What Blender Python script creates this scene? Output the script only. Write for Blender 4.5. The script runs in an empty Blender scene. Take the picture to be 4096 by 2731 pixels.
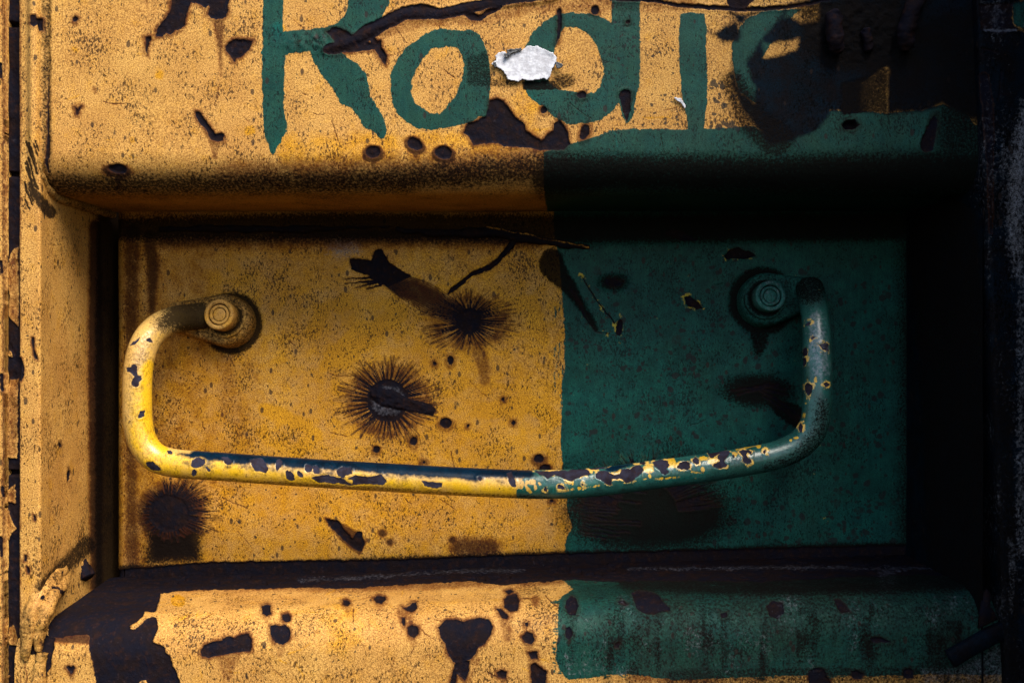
import bpy, math, random
import numpy as np
from mathutils import Vector

R = math.radians
sc = bpy.context.scene
COL = sc.collection

# ------------------------------------------------------------------ camera, sky, sun, exposure
D = 0.55                      # camera to front plane of the body (metres)
FPX = 4096 * 35.0 / 36.0      # focal length in photograph pixels
CX, CY = 2048.0, 1365.5
cd = bpy.data.cameras.new('camera')
cd.lens = 35.0; cd.sensor_width = 36.0; cd.clip_start = 0.01; cd.clip_end = 100
cam = bpy.data.objects.new('camera', cd); COL.objects.link(cam)
cam.location = (0, -D, 0); cam.rotation_euler = (R(90), 0, 0)
sc.camera = cam

SUN_EL, SUN_AZ = 50.0, 34.0   # azimuth: degrees right of the viewing direction, behind the camera
w = bpy.data.worlds.new('World'); sc.world = w; w.use_nodes = True
nt = w.node_tree
sky = nt.nodes.new('ShaderNodeTexSky'); sky.sky_type = 'NISHITA'; sky.sun_disc = False
sky.sun_elevation = R(SUN_EL); sky.sun_rotation = R(180 - SUN_AZ)
bg = nt.nodes['Background']; nt.links.new(sky.outputs[0], bg.inputs['Color']); bg.inputs['Strength'].default_value = 0.05
sl = bpy.data.lights.new('sun', 'SUN'); sl.energy = 1.5; sl.angle = R(34); sl.color = (1.0, 0.93, 0.82)
sun = bpy.data.objects.new('sun', sl); COL.objects.link(sun)
sd = Vector((math.sin(R(SUN_AZ)) * math.cos(R(SUN_EL)), -math.cos(R(SUN_AZ)) * math.cos(R(SUN_EL)), math.sin(R(SUN_EL))))
sun.rotation_euler = (-sd).to_track_quat('-Z', 'Y').to_euler()
sun.location = sd * 5
sc.view_settings.view_transform = 'Standard'
sc.view_settings.look = 'None'
sc.view_settings.exposure = 2.2
sc.view_settings.gamma = 1.0
sc.cycles.diffuse_bounces = 1

# ------------------------------------------------------------------ small numeric helpers
rng = np.random.default_rng(7)
random.seed(7)
_T = rng.random((256, 256)).astype(np.float32)

def vnoise(x, y, s=0):
    x = np.asarray(x, np.float32) + 17.3 * s + 1000; y = np.asarray(y, np.float32) + 31.7 * s + 1000
    xi = np.floor(x).astype(np.int32); yi = np.floor(y).astype(np.int32)
    fx = x - xi; fy = y - yi
    fx = fx * fx * (3 - 2 * fx); fy = fy * fy * (3 - 2 * fy)
    x0 = xi & 255; x1 = (xi + 1) & 255; y0 = yi & 255; y1 = (yi + 1) & 255
    a = _T[y0, x0]; b = _T[y0, x1]; c = _T[y1, x0]; d = _T[y1, x1]
    return (a + (b - a) * fx) * (1 - fy) + (c + (d - c) * fx) * fy

def fbm(x, y, s=0, o=3):
    r = 0; a = 0.5; n = 0
    for k in range(o):
        r = r + a * vnoise(x * 2 ** k, y * 2 ** k, s + k * 3); n += a; a *= 0.5
    return r / n - 0.5

def sstep(a, b, x):
    t = np.clip((x - a) / (b - a), 0, 1)
    return t * t * (3 - 2 * t)

def wx(px, Y): return (np.asarray(px) - CX) * (D + Y) / FPX
def wz(py, Y): return (CY - np.asarray(py)) * (D + Y) / FPX
def P(px, py, Y): return (float(wx(px, Y)), float(Y), float(wz(py, Y)))

CR = {1: (0, 0), 2: (1350, 0), 3: (2696, 0), 4: (0, 900), 5: (1350, 900), 6: (2696, 900), 7: (0, 1801), 8: (1350, 1801), 9: (2696, 1801)}
def c(k, *pts):
    if k == 10: return [(x / 2.6986, 2150 + y / 2.6986) for x, y in pts]
    if k == 11: return [(460 + x / 2.6133, 1740 + y / 2.6133) for x, y in pts]
    if k == 12: return [(1900 + x / 2.94, 1740 + y / 2.94) for x, y in pts]
    if k == 13: return [(2600 + x / 2.94, 1640 + y / 2.94) for x, y in pts]
    if k == 14: return [(460 + x / 3.36, 1100 + y / 3.36) for x, y in pts]
    x0, y0 = CR[k]
    return [(x0 + x / 1.68, y0 + y / 1.68) for x, y in pts]

class Fields:
    """Wear, paint and painted-shade masks held per vertex; distances and radii are in photograph pixels (0.138 mm on the front plane)."""
    SD = ('green', 'chip', 'navy')
    def __init__(s, px, py, warp=1.0):
        s.sh = px.shape
        s.x0 = px.ravel().astype(np.float32); s.y0 = py.ravel().astype(np.float32)
        wxn = 9 * fbm(s.x0 / 34, s.y0 / 34, 1) + 5 * fbm(s.x0 / 9, s.y0 / 9, 2, 2)
        wyn = 9 * fbm(s.x0 / 34, s.y0 / 34, 5) + 5 * fbm(s.x0 / 9, s.y0 / 9, 6, 2)
        s.x = s.x0 + warp * wxn; s.y = s.y0 + warp * wyn
        n = s.x.size
        s.f = {k: np.full(n, 60.0, np.float32) for k in s.SD}
        for k in ('stain', 'grime_shade', 'pale', 'fresh', 'spot'): s.f[k] = np.zeros(n, np.float32)
        s.h = np.zeros(n, np.float32)
    def box(s, x0, y0, x1, y1):
        return np.nonzero((s.x > x0) & (s.x < x1) & (s.y > y0) & (s.y < y1))[0]
    def poly_sdf(s, pts, m=200):
        p = np.array(pts, np.float32)
        i = s.box(p[:, 0].min() - m, p[:, 1].min() - m, p[:, 0].max() + m, p[:, 1].max() + m)
        x = s.x[i]; y = s.y[i]
        d = np.full(i.size, 1e9, np.float32); ins = np.zeros(i.size, bool)
        for a, b in zip(p, np.roll(p, -1, 0)):
            ex, ey = b - a; l2 = ex * ex + ey * ey + 1e-9
            t = np.clip(((x - a[0]) * ex + (y - a[1]) * ey) / l2, 0, 1)
            d = np.minimum(d, (x - a[0] - t * ex) ** 2 + (y - a[1] - t * ey) ** 2)
            if abs(ey) > 1e-6:
                cr = ((a[1] > y) != (b[1] > y)) & (x < ex * (y - a[1]) / ey + a[0])
                ins ^= cr
        d = np.sqrt(d)
        return i, np.where(ins, -d, d)
    def line_sdf(s, pts, r, m=200):
        p = np.array(pts, np.float32)
        if np.isscalar(r): r = [r] * len(p)
        mr = max(r) + m
        i = s.box(p[:, 0].min() - mr, p[:, 1].min() - mr, p[:, 0].max() + mr, p[:, 1].max() + mr)
        x = s.x[i]; y = s.y[i]; d = np.full(i.size, 1e9, np.float32)
        for k in range(len(p) - 1):
            a = p[k]; ex, ey = p[k + 1] - a; l2 = ex * ex + ey * ey + 1e-9
            t = np.clip(((x - a[0]) * ex + (y - a[1]) * ey) / l2, 0, 1)
            d = np.minimum(d, np.hypot(x - a[0] - t * ex, y - a[1] - t * ey) - (r[k] + (r[k + 1] - r[k]) * t))
        return i, d
    def ell_sdf(s, cx, cy, rx, ry=None, rot=0, m=200):
        ry = ry or rx; mr = max(rx, ry) + m
        i = s.box(cx - mr, cy - mr, cx + mr, cy + mr)
        dx = s.x[i] - cx; dy = s.y[i] - cy; ca, sa = math.cos(R(rot)), math.sin(R(rot))
        u = (dx * ca + dy * sa) / rx; v = (-dx * sa + dy * ca) / ry
        return i, (np.hypot(u, v) - 1) * min(rx, ry)
    def add(s, k, sh): i, d = sh; s.f[k][i] = np.minimum(s.f[k][i], d)
    def cut(s, k, sh): i, d = sh; s.f[k][i] = np.maximum(s.f[k][i], -d)
    def soft(s, k, sh, a=0, b=30, v=1.0):
        """full strength where the distance is under a, fading to nothing at b"""
        i, d = sh; s.f[k][i] = np.maximum(s.f[k][i], v * (1 - sstep(a, b, d)))
    def poly(s, k, pts): s.add(k, s.poly_sdf(pts))
    def line(s, k, pts, r): s.add(k, s.line_sdf(pts, r))
    def ell(s, k, *a): s.add(k, s.ell_sdf(*a))
    def chip_round(s, x, y, rx, ry=None, rot=0, stain=0.6, drip=0):
        s.ell('chip', x, y, rx, ry or rx, rot)
        s.soft('stain', s.ell_sdf(x, y + rx * .3, rx, ry or rx, rot), 4, 26, stain)
        if drip: s.drip(x, y, (ry or rx), drip)
    def drip(s, x, y, wd, ln, v=0.75):
        s.soft('stain', s.line_sdf([(x, y), (x + random.uniform(-6, 6), y + ln)], [wd * .75, wd * .25]), -4, 22, v)
    def calm(s, k):
        s.xs, s.ys = s.x, s.y; s.x = s.x0 + k * (s.x - s.x0); s.y = s.y0 + k * (s.y - s.y0)
    def rough(s): s.x, s.y = s.xs, s.ys
    def burst(s, cx, cy, r0, rx, ry, n, a0=0, a1=360, hole=1.0, wd=1.7):
        if hole: s.ell('chip', cx, cy, r0 * hole)
        s.calm(.12); n = int(n * 1.2)
        for k in range(n):
            a = R(a0 + (a1 - a0) * (k + random.uniform(-.35, .35)) / n)
            L = random.uniform(.72, 1.04)
            q = (cx + math.cos(a) * rx * L, cy + math.sin(a) * ry * L)
            b = a + random.uniform(-.06, .06)
            m_ = (cx + math.cos(b) * (r0 + (rx - r0) * .5 * L), cy + math.sin(b) * (r0 + (ry - r0) * .5 * L))
            p = (cx + math.cos(b) * r0 * .85, cy + math.sin(b) * r0 * .85)
            s.add('chip', s.line_sdf([p, m_, q], [wd * random.uniform(1.0, 2.1), wd * random.uniform(.6, 1.15), wd * .3], 24))
        s.rough()
    def dots(s, n, bx, rmin, rmax, v=0.9, k='spot'):
        for _ in range(n):
            x = random.uniform(bx[0], bx[2]); y = random.uniform(bx[1], bx[3])
            r = rmin + (rmax - rmin) * random.random() ** 2.2
            s.soft(k, s.ell_sdf(x, y, r, r * random.uniform(.75, 1.3), random.uniform(0, 180), m=14), -r * .45, r * .35, v * random.uniform(.5, 1))
    def packed(s):
        S = lambda k: np.clip(s.f[k] / 20.0, -1, 1)
        A = np.stack([S('green'), S('chip'), s.f['stain'], s.f['grime_shade']], 1)
        B = np.stack([S('navy'), s.f['pale'], s.f['fresh'], s.f['spot']], 1)
        return A.astype(np.float32), B.astype(np.float32)
    def relief(s, dent=0.0005, chip=0.0007):
        d = s.f['chip']
        h = dent * fbm(s.x0 / 420, s.y0 / 420, 11, 3) * 2
        h += 0.00005 * fbm(s.x0 / 22, s.y0 / 22, 12, 2)
        inside = sstep(3, -7, d)
        h += -chip * inside + 0.00022 * sstep(14, 3, d) * sstep(-3, 2, d)
        h += inside * 0.0005 * fbm(s.x0 / 26, s.y0 / 26, 13, 3)
        h += 0.00008 * sstep(2, -4, s.f['green'])
        h += 0.00035 * s.f['stain'] * fbm(s.x0 / 14, s.y0 / 14, 15, 2)
        return h + s.h

# ------------------------------------------------------------------ mesh helpers
def mesh_from(name, V, quads=None, tris=None):
    me = bpy.data.meshes.new(name)
    V = np.asarray(V, np.float32).reshape(-1, 3)
    parts = []
    starts = []
    n = 0
    for f in (quads, tris):
        if f is None or len(f) == 0: continue
        f = np.asarray(f, np.int32)
        starts.append(n + np.arange(len(f), dtype=np.int32) * f.shape[1]); n += f.size
        parts.append(f.ravel())
    me.vertices.add(len(V)); me.vertices.foreach_set('co', V.ravel())
    li = np.concatenate(parts); ls = np.concatenate(starts)
    me.loops.add(len(li)); me.loops.foreach_set('vertex_index', li)
    me.polygons.add(len(ls)); me.polygons.foreach_set('loop_start', ls)
    me.update(calc_edges=True); me.validate()
    return me

def put_fields(me, A, B):
    n = len(me.vertices)
    for nm, arr in (('wear_a', A), ('wear_b', B)):
        at = me.attributes.new(nm, 'FLOAT_COLOR', 'POINT')
        arr = np.asarray(arr, np.float32)
        if arr.ndim == 1: arr = np.tile(arr, (n, 1))
        at.data.foreach_set('color', arr.ravel())

def obj(name, me, mat, parent=None, label=None):
    o = bpy.data.objects.new(name, me); COL.objects.link(o)
    me.materials.append(mat)
    if parent is not None:
        o.parent = parent; o.location = -root_loc(parent)
    if label: o['label'] = label
    return o

def root_loc(o):
    l = Vector((0, 0, 0))
    while o is not None: l += o.location; o = o.parent
    return l

def thing(name, label, cat, loc, group=None):
    o = bpy.data.objects.new(name, None); COL.objects.link(o); o.location = loc
    o.empty_display_size = 0.02
    o['label'] = label; o['category'] = cat
    if group: o['group'] = group
    return o

def grid_quads(nv, nu, wrap=False):
    i = np.arange(nv * nu).reshape(nv, nu)
    if wrap: i = np.concatenate([i, i[:, :1]], 1)
    return np.stack([i[:-1, :-1], i[:-1, 1:], i[1:, 1:], i[1:, :-1]], -1).reshape(-1, 4)

def grid_normals(Pn, wrap=False):
    du = np.gradient(Pn, axis=1); dv = np.gradient(Pn, axis=0)
    if wrap: du = (np.roll(Pn, -1, 1) - np.roll(Pn, 1, 1)) / 2
    n = np.cross(dv, du)
    return n / (np.linalg.norm(n, axis=-1, keepdims=True) + 1e-12)

def project(Pn):
    k = FPX / (D + Pn[..., 1])
    return CX + Pn[..., 0] * k, CY - Pn[..., 2] * k

def sheet(name, Pn, paint, mat, parent, face=(0, -1, 0), label=None, warp=1.0, relief=True):
    """one pressed-steel sheet: grid of points (nv, nu, 3), wear fields from paint(F), relief along the normal"""
    px, py = project(Pn)
    F = Fields(px, py, warp); paint(F)
    nrm = grid_normals(Pn)
    if (nrm.reshape(-1, 3) @ np.array(face)).mean() < 0: nrm = -nrm
    if relief: Pn = Pn + nrm * F.relief().reshape(Pn.shape[:2])[..., None]
    q = grid_quads(*Pn.shape[:2])
    me = mesh_from(name, Pn, q)
    A, B = F.packed(); put_fields(me, A, B)
    return obj(name, me, mat, parent, label)

def axis(fine0, fine1, step, lo, hi):
    a = np.arange(fine0, fine1 + step * .5, step)
    out = [a]
    if lo < fine0: out.insert(0, fine0 - (fine0 - lo) * (np.linspace(1, 0, 24, endpoint=False) ** 1.6))
    if hi > fine1: out.append(a[-1] + (hi - a[-1]) * (np.linspace(0, 1, 25)[1:] ** 1.6))
    return np.concatenate(out)

def catmull(pts, n):
    p = np.array(pts, float)
    p = np.vstack([2 * p[0] - p[1], p, 2 * p[-1] - p[-2]])
    out = []
    for i in range(1, len(p) - 2):
        t = np.linspace(0, 1, 24, endpoint=False)[:, None]
        a, b, c_, d = p[i - 1], p[i], p[i + 1], p[i + 2]
        out.append(0.5 * (2 * b + (c_ - a) * t + (2 * a - 5 * b + 4 * c_ - d) * t ** 2 + (3 * b - a - 3 * c_ + d) * t ** 3))
    q = np.vstack(out + [p[-2][None]])
    s = np.concatenate([[0], np.cumsum(np.linalg.norm(np.diff(q, axis=0), axis=1))])
    u = np.linspace(0, s[-1], n)
    return np.stack([np.interp(u, s, q[:, k]) for k in range(q.shape[1])], 1)

def tube_grid(path, rad, seg):
    path = np.asarray(path, float); n = len(path)
    rad = np.full(n, rad) if np.isscalar(rad) else np.asarray(rad)
    t = np.gradient(path, axis=0); t /= np.linalg.norm(t, axis=1, keepdims=True)
    u = np.array([0, 1.0, 0.1]); fr = []
    for k in range(n):
        u = u - t[k] * (u @ t[k]); u /= np.linalg.norm(u); fr.append((u.copy(), np.cross(t[k], u)))
    a = np.linspace(0, 2 * np.pi, seg, endpoint=False)
    return np.stack([path[k] + rad[k] * (np.cos(a)[:, None] * fr[k][0] + np.sin(a)[:, None] * fr[k][1]) for k in range(n)])

def tube(name, path, rad, seg, paint, mat, parent, label=None, lump=0.0, lump_scale=60, seed=3, relief=0.6):
    G = tube_grid(path, rad, seg)
    px, py = project(G)
    F = Fields(px, py); paint(F)
    nrm = grid_normals(G, True)
    ctr = G.mean(1, keepdims=True)
    if ((G - ctr) * nrm).sum() < 0: nrm = -nrm
    h = F.relief(0, 0.0003).reshape(G.shape[:2]) * relief
    if lump: h = h + lump * 2 * (fbm((px + G[..., 1] * 5000) / lump_scale, (py + G[..., 1] * 3000) / lump_scale, seed, 3))
    G = G + nrm * h[..., None]
    nv, nu = G.shape[:2]
    V = np.vstack([G.reshape(-1, 3), G[0].mean(0)[None], G[-1].mean(0)[None]])
    q = grid_quads(nv, nu, True)
    i = np.arange(nu); j = (i + 1) % nu
    tr = np.vstack([np.stack([np.full(nu, nv * nu), j, i], 1),
                    np.stack([np.full(nu, nv * nu + 1), (nv - 1) * nu + i, (nv - 1) * nu + j], 1)])
    me = mesh_from(name, V, q, tr)
    A, B = F.packed()
    put_fields(me, np.vstack([A, A[:1], A[-1:]]), np.vstack([B, B[:1], B[-1:]]))
    return obj(name, me, mat, parent, label)

# ------------------------------------------------------------------ materials
class N:
    def __init__(s, m): s.t = m.node_tree; s.n = s.t.nodes; s.l = s.t.links
    def new(s, ty, **k):
        o = s.n.new(ty)
        for a, v in k.items(): setattr(o, a, v)
        return o
    def set(s, sock, v):
        if hasattr(v, 'is_output'): s.l.new(v, sock)
        elif v is not None: sock.default_value = v
    def math(s, op, a, b=None, clamp=False):
        o = s.new('ShaderNodeMath', operation=op, use_clamp=clamp); s.set(o.inputs[0], a)
        if b is not None: s.set(o.inputs[1], b)
        return o.outputs[0]
    def ss(s, x, a, b, lo=0.0, hi=1.0):
        o = s.new('ShaderNodeMapRange', interpolation_type='SMOOTHSTEP')
        s.set(o.inputs['Value'], x); s.set(o.inputs['From Min'], a); s.set(o.inputs['From Max'], b)
        s.set(o.inputs['To Min'], lo); s.set(o.inputs['To Max'], hi)
        return o.outputs[0]
    def mix(s, f, a, b, bt='MIX'):
        o = s.new('ShaderNodeMix', data_type='RGBA', blend_type=bt)
        s.set(o.inputs[0], f); s.set(o.inputs[6], a); s.set(o.inputs[7], b)
        return o.outputs[2]
    def noise(s, co, sc_, det=2.0, rough=0.55, dist=0.0):
        o = s.new('ShaderNodeTexNoise'); s.set(o.inputs['Vector'], co); o.inputs['Scale'].default_value = sc_
        o.inputs['Detail'].default_value = det; o.inputs['Roughness'].default_value = rough; o.inputs['Distortion'].default_value = dist
        return o.outputs['Fac']
    def voro(s, co, sc_, feature='F1'):
        o = s.new('ShaderNodeTexVoronoi', feature=feature); s.set(o.inputs['Vector'], co); o.inputs['Scale'].default_value = sc_
        return o

def C4(r, g, b): return (r, g, b, 1.0)

def painted_steel(name, yellow=(0.70, 0.390, 0.100), fresh=(0.72, 0.345, 0.018), green=(0.014, 0.070, 0.050), green2=(0.008, 0.060, 0.050), navy=((0.004, 0.010, 0.018), (0.007, 0.0065, 0.009)),
                  rust=(0.0065, 0.006, 0.0105), rust2=(0.0105, 0.0065, 0.007), under=None, navn=1.0, undk=1.0, speck=1.0, rough=0.5, spec=0.12, coat=0.0):
    m = bpy.data.materials.new(name); m.use_nodes = True
    n = N(m); bs = n.n['Principled BSDF']
    geo = n.new('ShaderNodeNewGeometry'); co = geo.outputs['Position']
    a = n.new('ShaderNodeAttribute', attribute_name='wear_a'); b = n.new('ShaderNodeAttribute', attribute_name='wear_b')
    sa = n.new('ShaderNodeSeparateColor'); n.l.new(a.outputs['Color'], sa.inputs[0])
    sb = n.new('ShaderNodeSeparateColor'); n.l.new(b.outputs['Color'], sb.inputs[0])
    G, CH, ST = sa.outputs; GR = a.outputs['Alpha']
    NV, PA, FR = sb.outputs; SP = b.outputs['Alpha']
    nbig = n.noise(co, 22, 4, 0.6); nmid = n.noise(co, 110, 4, 0.6); nsm = n.noise(co, 520, 3, 0.6, 0.4)
    nfine = n.noise(co, 1500, 3, 0.7); nedge = n.math('SUBTRACT', n.noise(co, 700, 3, 0.65), 0.5)
    ned2 = n.math('SUBTRACT', nmid, 0.5)
    # --- yellow coat
    ycol = n.mix(n.ss(nbig, 0.3, 0.7), C4(*yellow), C4(yellow[0] * 0.92, yellow[1] * 0.86, yellow[2] * 0.85))
    ycol = n.mix(n.ss(n.math('ADD', nmid, n.math('MULTIPLY', FR, 0.50)), 0.48, 1.0), ycol, C4(*fresh))
    # --- green coat, brushed on over the yellow
    gcol = n.mix(n.ss(nmid, 0.35, 0.68), C4(*green), C4(*green2))
    gcol = n.mix(n.ss(nbig, 0.5, 0.72, 0, 0.5), gcol, C4(0.026, 0.062, 0.042))
    gcol = n.mix(n.math('MULTIPLY', FR, 0.9), gcol, n.mix(n.ss(nmid, .35, .65), C4(0.0025, 0.112, 0.090), C4(0.004, 0.066, 0.056)))
    mb = n.new('ShaderNodeMapping'); n.l.new(co, mb.inputs[0]); mb.inputs['Rotation'].default_value = (0, R(14), 0); mb.inputs['Scale'].default_value = (1, 1, 0.10)
    br = n.noise(mb.outputs[0], 420, 3, 0.6)
    gcol = n.mix(n.ss(br, 0.40, 0.66, 0, 0.55), gcol, C4(0.60, 0.66, 0.70), 'MULTIPLY')
    gm = n.ss(n.math('ADD', n.math('ADD', G, n.math('MULTIPLY', n.math('SUBTRACT', br, 0.5), 0.7)), n.math('MULTIPLY', nedge, 0.5)), 0.10, -0.10)
    base = n.mix(gm, ycol, gcol)
    # --- black/navy overpaint, also painted shade
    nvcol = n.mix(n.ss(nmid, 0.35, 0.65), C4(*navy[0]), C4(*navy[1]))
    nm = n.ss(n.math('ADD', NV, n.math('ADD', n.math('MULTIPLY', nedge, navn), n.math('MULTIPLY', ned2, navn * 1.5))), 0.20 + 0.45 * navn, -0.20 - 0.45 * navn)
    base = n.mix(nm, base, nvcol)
    # --- pale chalky dust, and light painted pale
    pm = n.math('MULTIPLY', n.ss(n.math('ADD', n.math('MULTIPLY', PA, 0.75), n.math('SUBTRACT', nsm, 0.5)), 0.22, 0.72), 0.85)
    base = n.mix(pm, base, C4(0.30, 0.30, 0.33))
    # --- speckle: fine grit, short dark flecks, rare pits
    grit = n.ss(nfine, 0.43, 0.59, 1.0, 0.0)
    film = n.ss(n.noise(co, 34, 5, 0.65), 0.36, 0.62)
    base = n.mix(n.math('MULTIPLY', film, 0.5 * speck), base, C4(0.74, 0.66, 0.56), 'MULTIPLY')
    dark = n.mix(gm, C4(0.30, 0.22, 0.18), C4(0.42, 0.50, 0.50))
    base = n.mix(n.math('MULTIPLY', grit, 0.72 * speck), base, dark, 'MULTIPLY')
    mp = n.new('ShaderNodeMapping'); n.l.new(co, mp.inputs[0]); mp.inputs['Rotation'].default_value = (0, R(35), 0); mp.inputs['Scale'].default_value = (1, 1, 0.55)
    fl = n.noise(mp.outputs[0], 900, 2, 0.6, 0.6)
    fldens = n.math('MULTIPLY', n.math('SUBTRACT', n.noise(co, 45, 4, 0.65), 0.5), 0.6)
    flm = n.ss(n.math('ADD', fl, fldens), 0.555, 0.66)
    base = n.mix(n.math('MULTIPLY', flm, 0.85 * speck), base, n.mix(gm, C4(0.07, 0.055, 0.06), C4(0.25, 0.18, 0.2)), 'MULTIPLY')
    vo = n.voro(mp.outputs[0], 230)
    sc_ = n.new('ShaderNodeSeparateColor'); n.l.new(vo.outputs['Color'], sc_.inputs[0])
    pr = n.math('MULTIPLY', n.math('SUBTRACT', sc_.outputs[0], 0.62, True), 0.75)
    pit = n.ss(n.math('SUBTRACT', vo.outputs['Distance'], pr), 0.05, -0.06)
    base = n.mix(n.math('MULTIPLY', pit, 0.8 * speck), base, C4(0.020, 0.013, 0.011))
    spm = n.ss(n.math('ADD', SP, n.math('MULTIPLY', nedge, 0.5)), 0.25, 0.65)
    base = n.mix(n.math('MULTIPLY', spm, 0.85), base, C4(0.012, 0.014, 0.014))
    # --- rust bleeding out of the chips, and grime and painted shade that break up into specks
    stf = n.ss(n.math('ADD', ST, n.math('ADD', n.math('MULTIPLY', nedge, 0.9), n.math('MULTIPLY', ned2, 0.7))), 0.12, 0.85)
    stc = n.mix(n.ss(ST, 0.35, 0.95), C4(0.15, 0.042, 0.010), C4(0.026, 0.008, 0.006))
    base = n.mix(n.math('MULTIPLY', stf, n.math('SUBTRACT', 0.92, n.math('MAXIMUM', n.math('MULTIPLY', gm, 0.45), n.math('MULTIPLY', nm, 0.7)))), base, n.mix(gm, stc, C4(0.016, 0.010, 0.007)))
    grf = n.ss(n.math('ADD', GR, n.math('ADD', n.math('MULTIPLY', nedge, 1.1), n.math('MULTIPLY', n.math('SUBTRACT', nfine, 0.5), 1.0))), 0.22, 0.72)
    base = n.mix(n.math('MULTIPLY', grf, 0.95), base, n.mix(n.ss(nmid, .4, .65), C4(0.006, 0.0045, 0.004), C4(0.0065, 0.0048, 0.0042)))
    # --- bare rusted steel in the chips
    chs = n.math('ADD', CH, n.math('MULTIPLY', nedge, 0.30))
    if under is not None:
        um = n.math('MULTIPLY', n.ss(n.math('ADD', CH, n.math('ADD', n.math('MULTIPLY', nedge, 1.5), n.math('MULTIPLY', ned2, 2.6))), 0.42, 0.12), n.math('MULTIPLY', n.math('MULTIPLY', gm, undk), n.ss(n.noise(co, 150, 3), 0.42, 0.56) if undk == 1.0 else n.math('MULTIPLY', n.ss(n.noise(co, 150, 3), 0.50, 0.58), n.math('MULTIPLY', n.ss(FR, 0.3, 0.5), n.ss(GR, 0.25, 0.03)))))
        base = n.mix(um, base, C4(*under))
    rim = n.ss(chs, 0.34, 0.02)
    if under is None or undk < 1: base = n.mix(n.math('MULTIPLY', n.math('MULTIPLY', rim, n.ss(nmid, 0.38, 0.60)), n.math('MULTIPLY', n.math('SUBTRACT', 0.75, n.math('MULTIPLY', gm, 0.6)), n.math('SUBTRACT', 1.0, nm))), base, C4(0.050, 0.014, 0.007))
    chm = n.ss(chs, 0.06, -0.06)
    rc = n.mix(n.ss(nmid, 0.36, 0.66), C4(*rust), C4(*rust2))
    rc = n.mix(n.ss(n.noise(co, 260, 5, 0.7), 0.5, 0.66, 0, 0.55), rc, C4(0.026, 0.0105, 0.0065))
    rc = n.mix(n.ss(nsm, 0.60, 0.80, 0, 0.5), rc, C4(0.030, 0.030, 0.042))
    base = n.mix(chm, base, rc)
    base = n.mix(n.math('MULTIPLY', n.math('MULTIPLY', pm, chm), 0.6), base, C4(0.16, 0.16, 0.19))
    n.l.new(base, bs.inputs['Base Color'])
    dull = n.math('MAXIMUM', chm, n.math('MAXIMUM', n.math('MULTIPLY', stf, .8), grf))
    rg = n.math('ADD', n.math('MULTIPLY', dull, 0.78 - rough), n.math('ADD', rough - 0.08, n.math('MULTIPLY', nsm, 0.16)))
    n.l.new(rg, bs.inputs['Roughness'])
    n.l.new(n.math('ADD', spec, n.math('MULTIPLY', n.math('MAXIMUM', dull, nm), 0.03 - spec)), bs.inputs['Specular IOR Level'])
    if coat:
        bs.inputs['Coat Roughness'].default_value = 0.22
        n.l.new(n.math('MULTIPLY', n.math('SUBTRACT', 1.0, dull, True), coat), bs.inputs['Coat Weight'])
    hgt = n.math('ADD', n.math('MULTIPLY', nsm, n.math('ADD', 0.25, n.math('MULTIPLY', dull, 2.2))), n.math('MULTIPLY', nfine, 0.25))
    hgt = n.math('SUBTRACT', hgt, n.math('MULTIPLY', n.math('ADD', flm, pit), 0.25))
    bp = n.new('ShaderNodeBump'); bp.inputs['Strength'].default_value = 0.55; bp.inputs['Distance'].default_value = 0.00035
    n.l.new(hgt, bp.inputs['Height']); n.l.new(bp.outputs[0], bs.inputs['Normal'])
    return m

M_BODY = painted_steel('painted_rusty_steel', under=(0.50, 0.36, 0.03), undk=0.75)
M_BAR = painted_steel('chipped_gloss_bar_paint', yellow=(0.74, 0.46, 0.125), fresh=(0.80, 0.46, 0.015), green=(0.024, 0.125, 0.100), green2=(0.020, 0.085, 0.070),
                      navy=((0.002, 0.015, 0.032), (0.0018, 0.009, 0.020)), rust=(0.030, 0.028, 0.045), rust2=(0.018, 0.014, 0.020), under=(0.78, 0.46, 0.09), navn=0.5, speck=0.45, rough=0.30, spec=0.45, coat=0.25)
M_HARD = painted_steel('painted_fastener', yellow=(0.64, 0.36, 0.09), green=(0.028, 0.135, 0.110), green2=(0.020, 0.10, 0.085), speck=0.6, rough=0.5)

def simple(name, col, rough, col2=None, scale=300, bump=0.4, dist=0.0004):
    m = bpy.data.materials.new(name); m.use_nodes = True
    n = N(m); bs = n.n['Principled BSDF']
    co = n.new('ShaderNodeNewGeometry').outputs['Position']
    f = n.noise(co, scale, 5, 0.65)
    n.l.new(n.mix(n.ss(f, 0.35, 0.68), C4(*col), C4(*(col2 or col))), bs.inputs['Base Color'])
    bs.inputs['Roughness'].default_value = rough
    bp = n.new('ShaderNodeBump'); bp.inputs['Strength'].default_value = bump; bp.inputs['Distance'].default_value = dist
    n.l.new(f, bp.inputs['Height']); n.l.new(bp.outputs[0], bs.inputs['Normal'])
    return m
M_PAPER = simple('torn_white_paper', (0.42, 0.41, 0.44), 0.9, (0.64, 0.64, 0.68), 420, 0.45, 0.0004)
M_TAPE = simple('black_tape_residue', (0.012, 0.012, 0.014), 0.45, (0.05, 0.05, 0.05), 500)

# ------------------------------------------------------------------ the steel body: one welded thing, each sheet a part
BODY = thing('machine_body', 'rusty steel machine side painted half yellow and half green around a deep recess', 'metal body', (0, 0.05, -0.20))
DEPTH = 0.10; RAD = 0.022
ST = 3.7 * D / FPX            # grid pitch: a little under one pixel of the picture
ZL = float(wz(600, 0))        # where the upper sheet starts to roll inwards
Z_CEIL = ZL - RAD

def ledge_z(X): return float(wz(2272, DEPTH)) + 0.031 * X   # the lower rail climbs gently to the right

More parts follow.
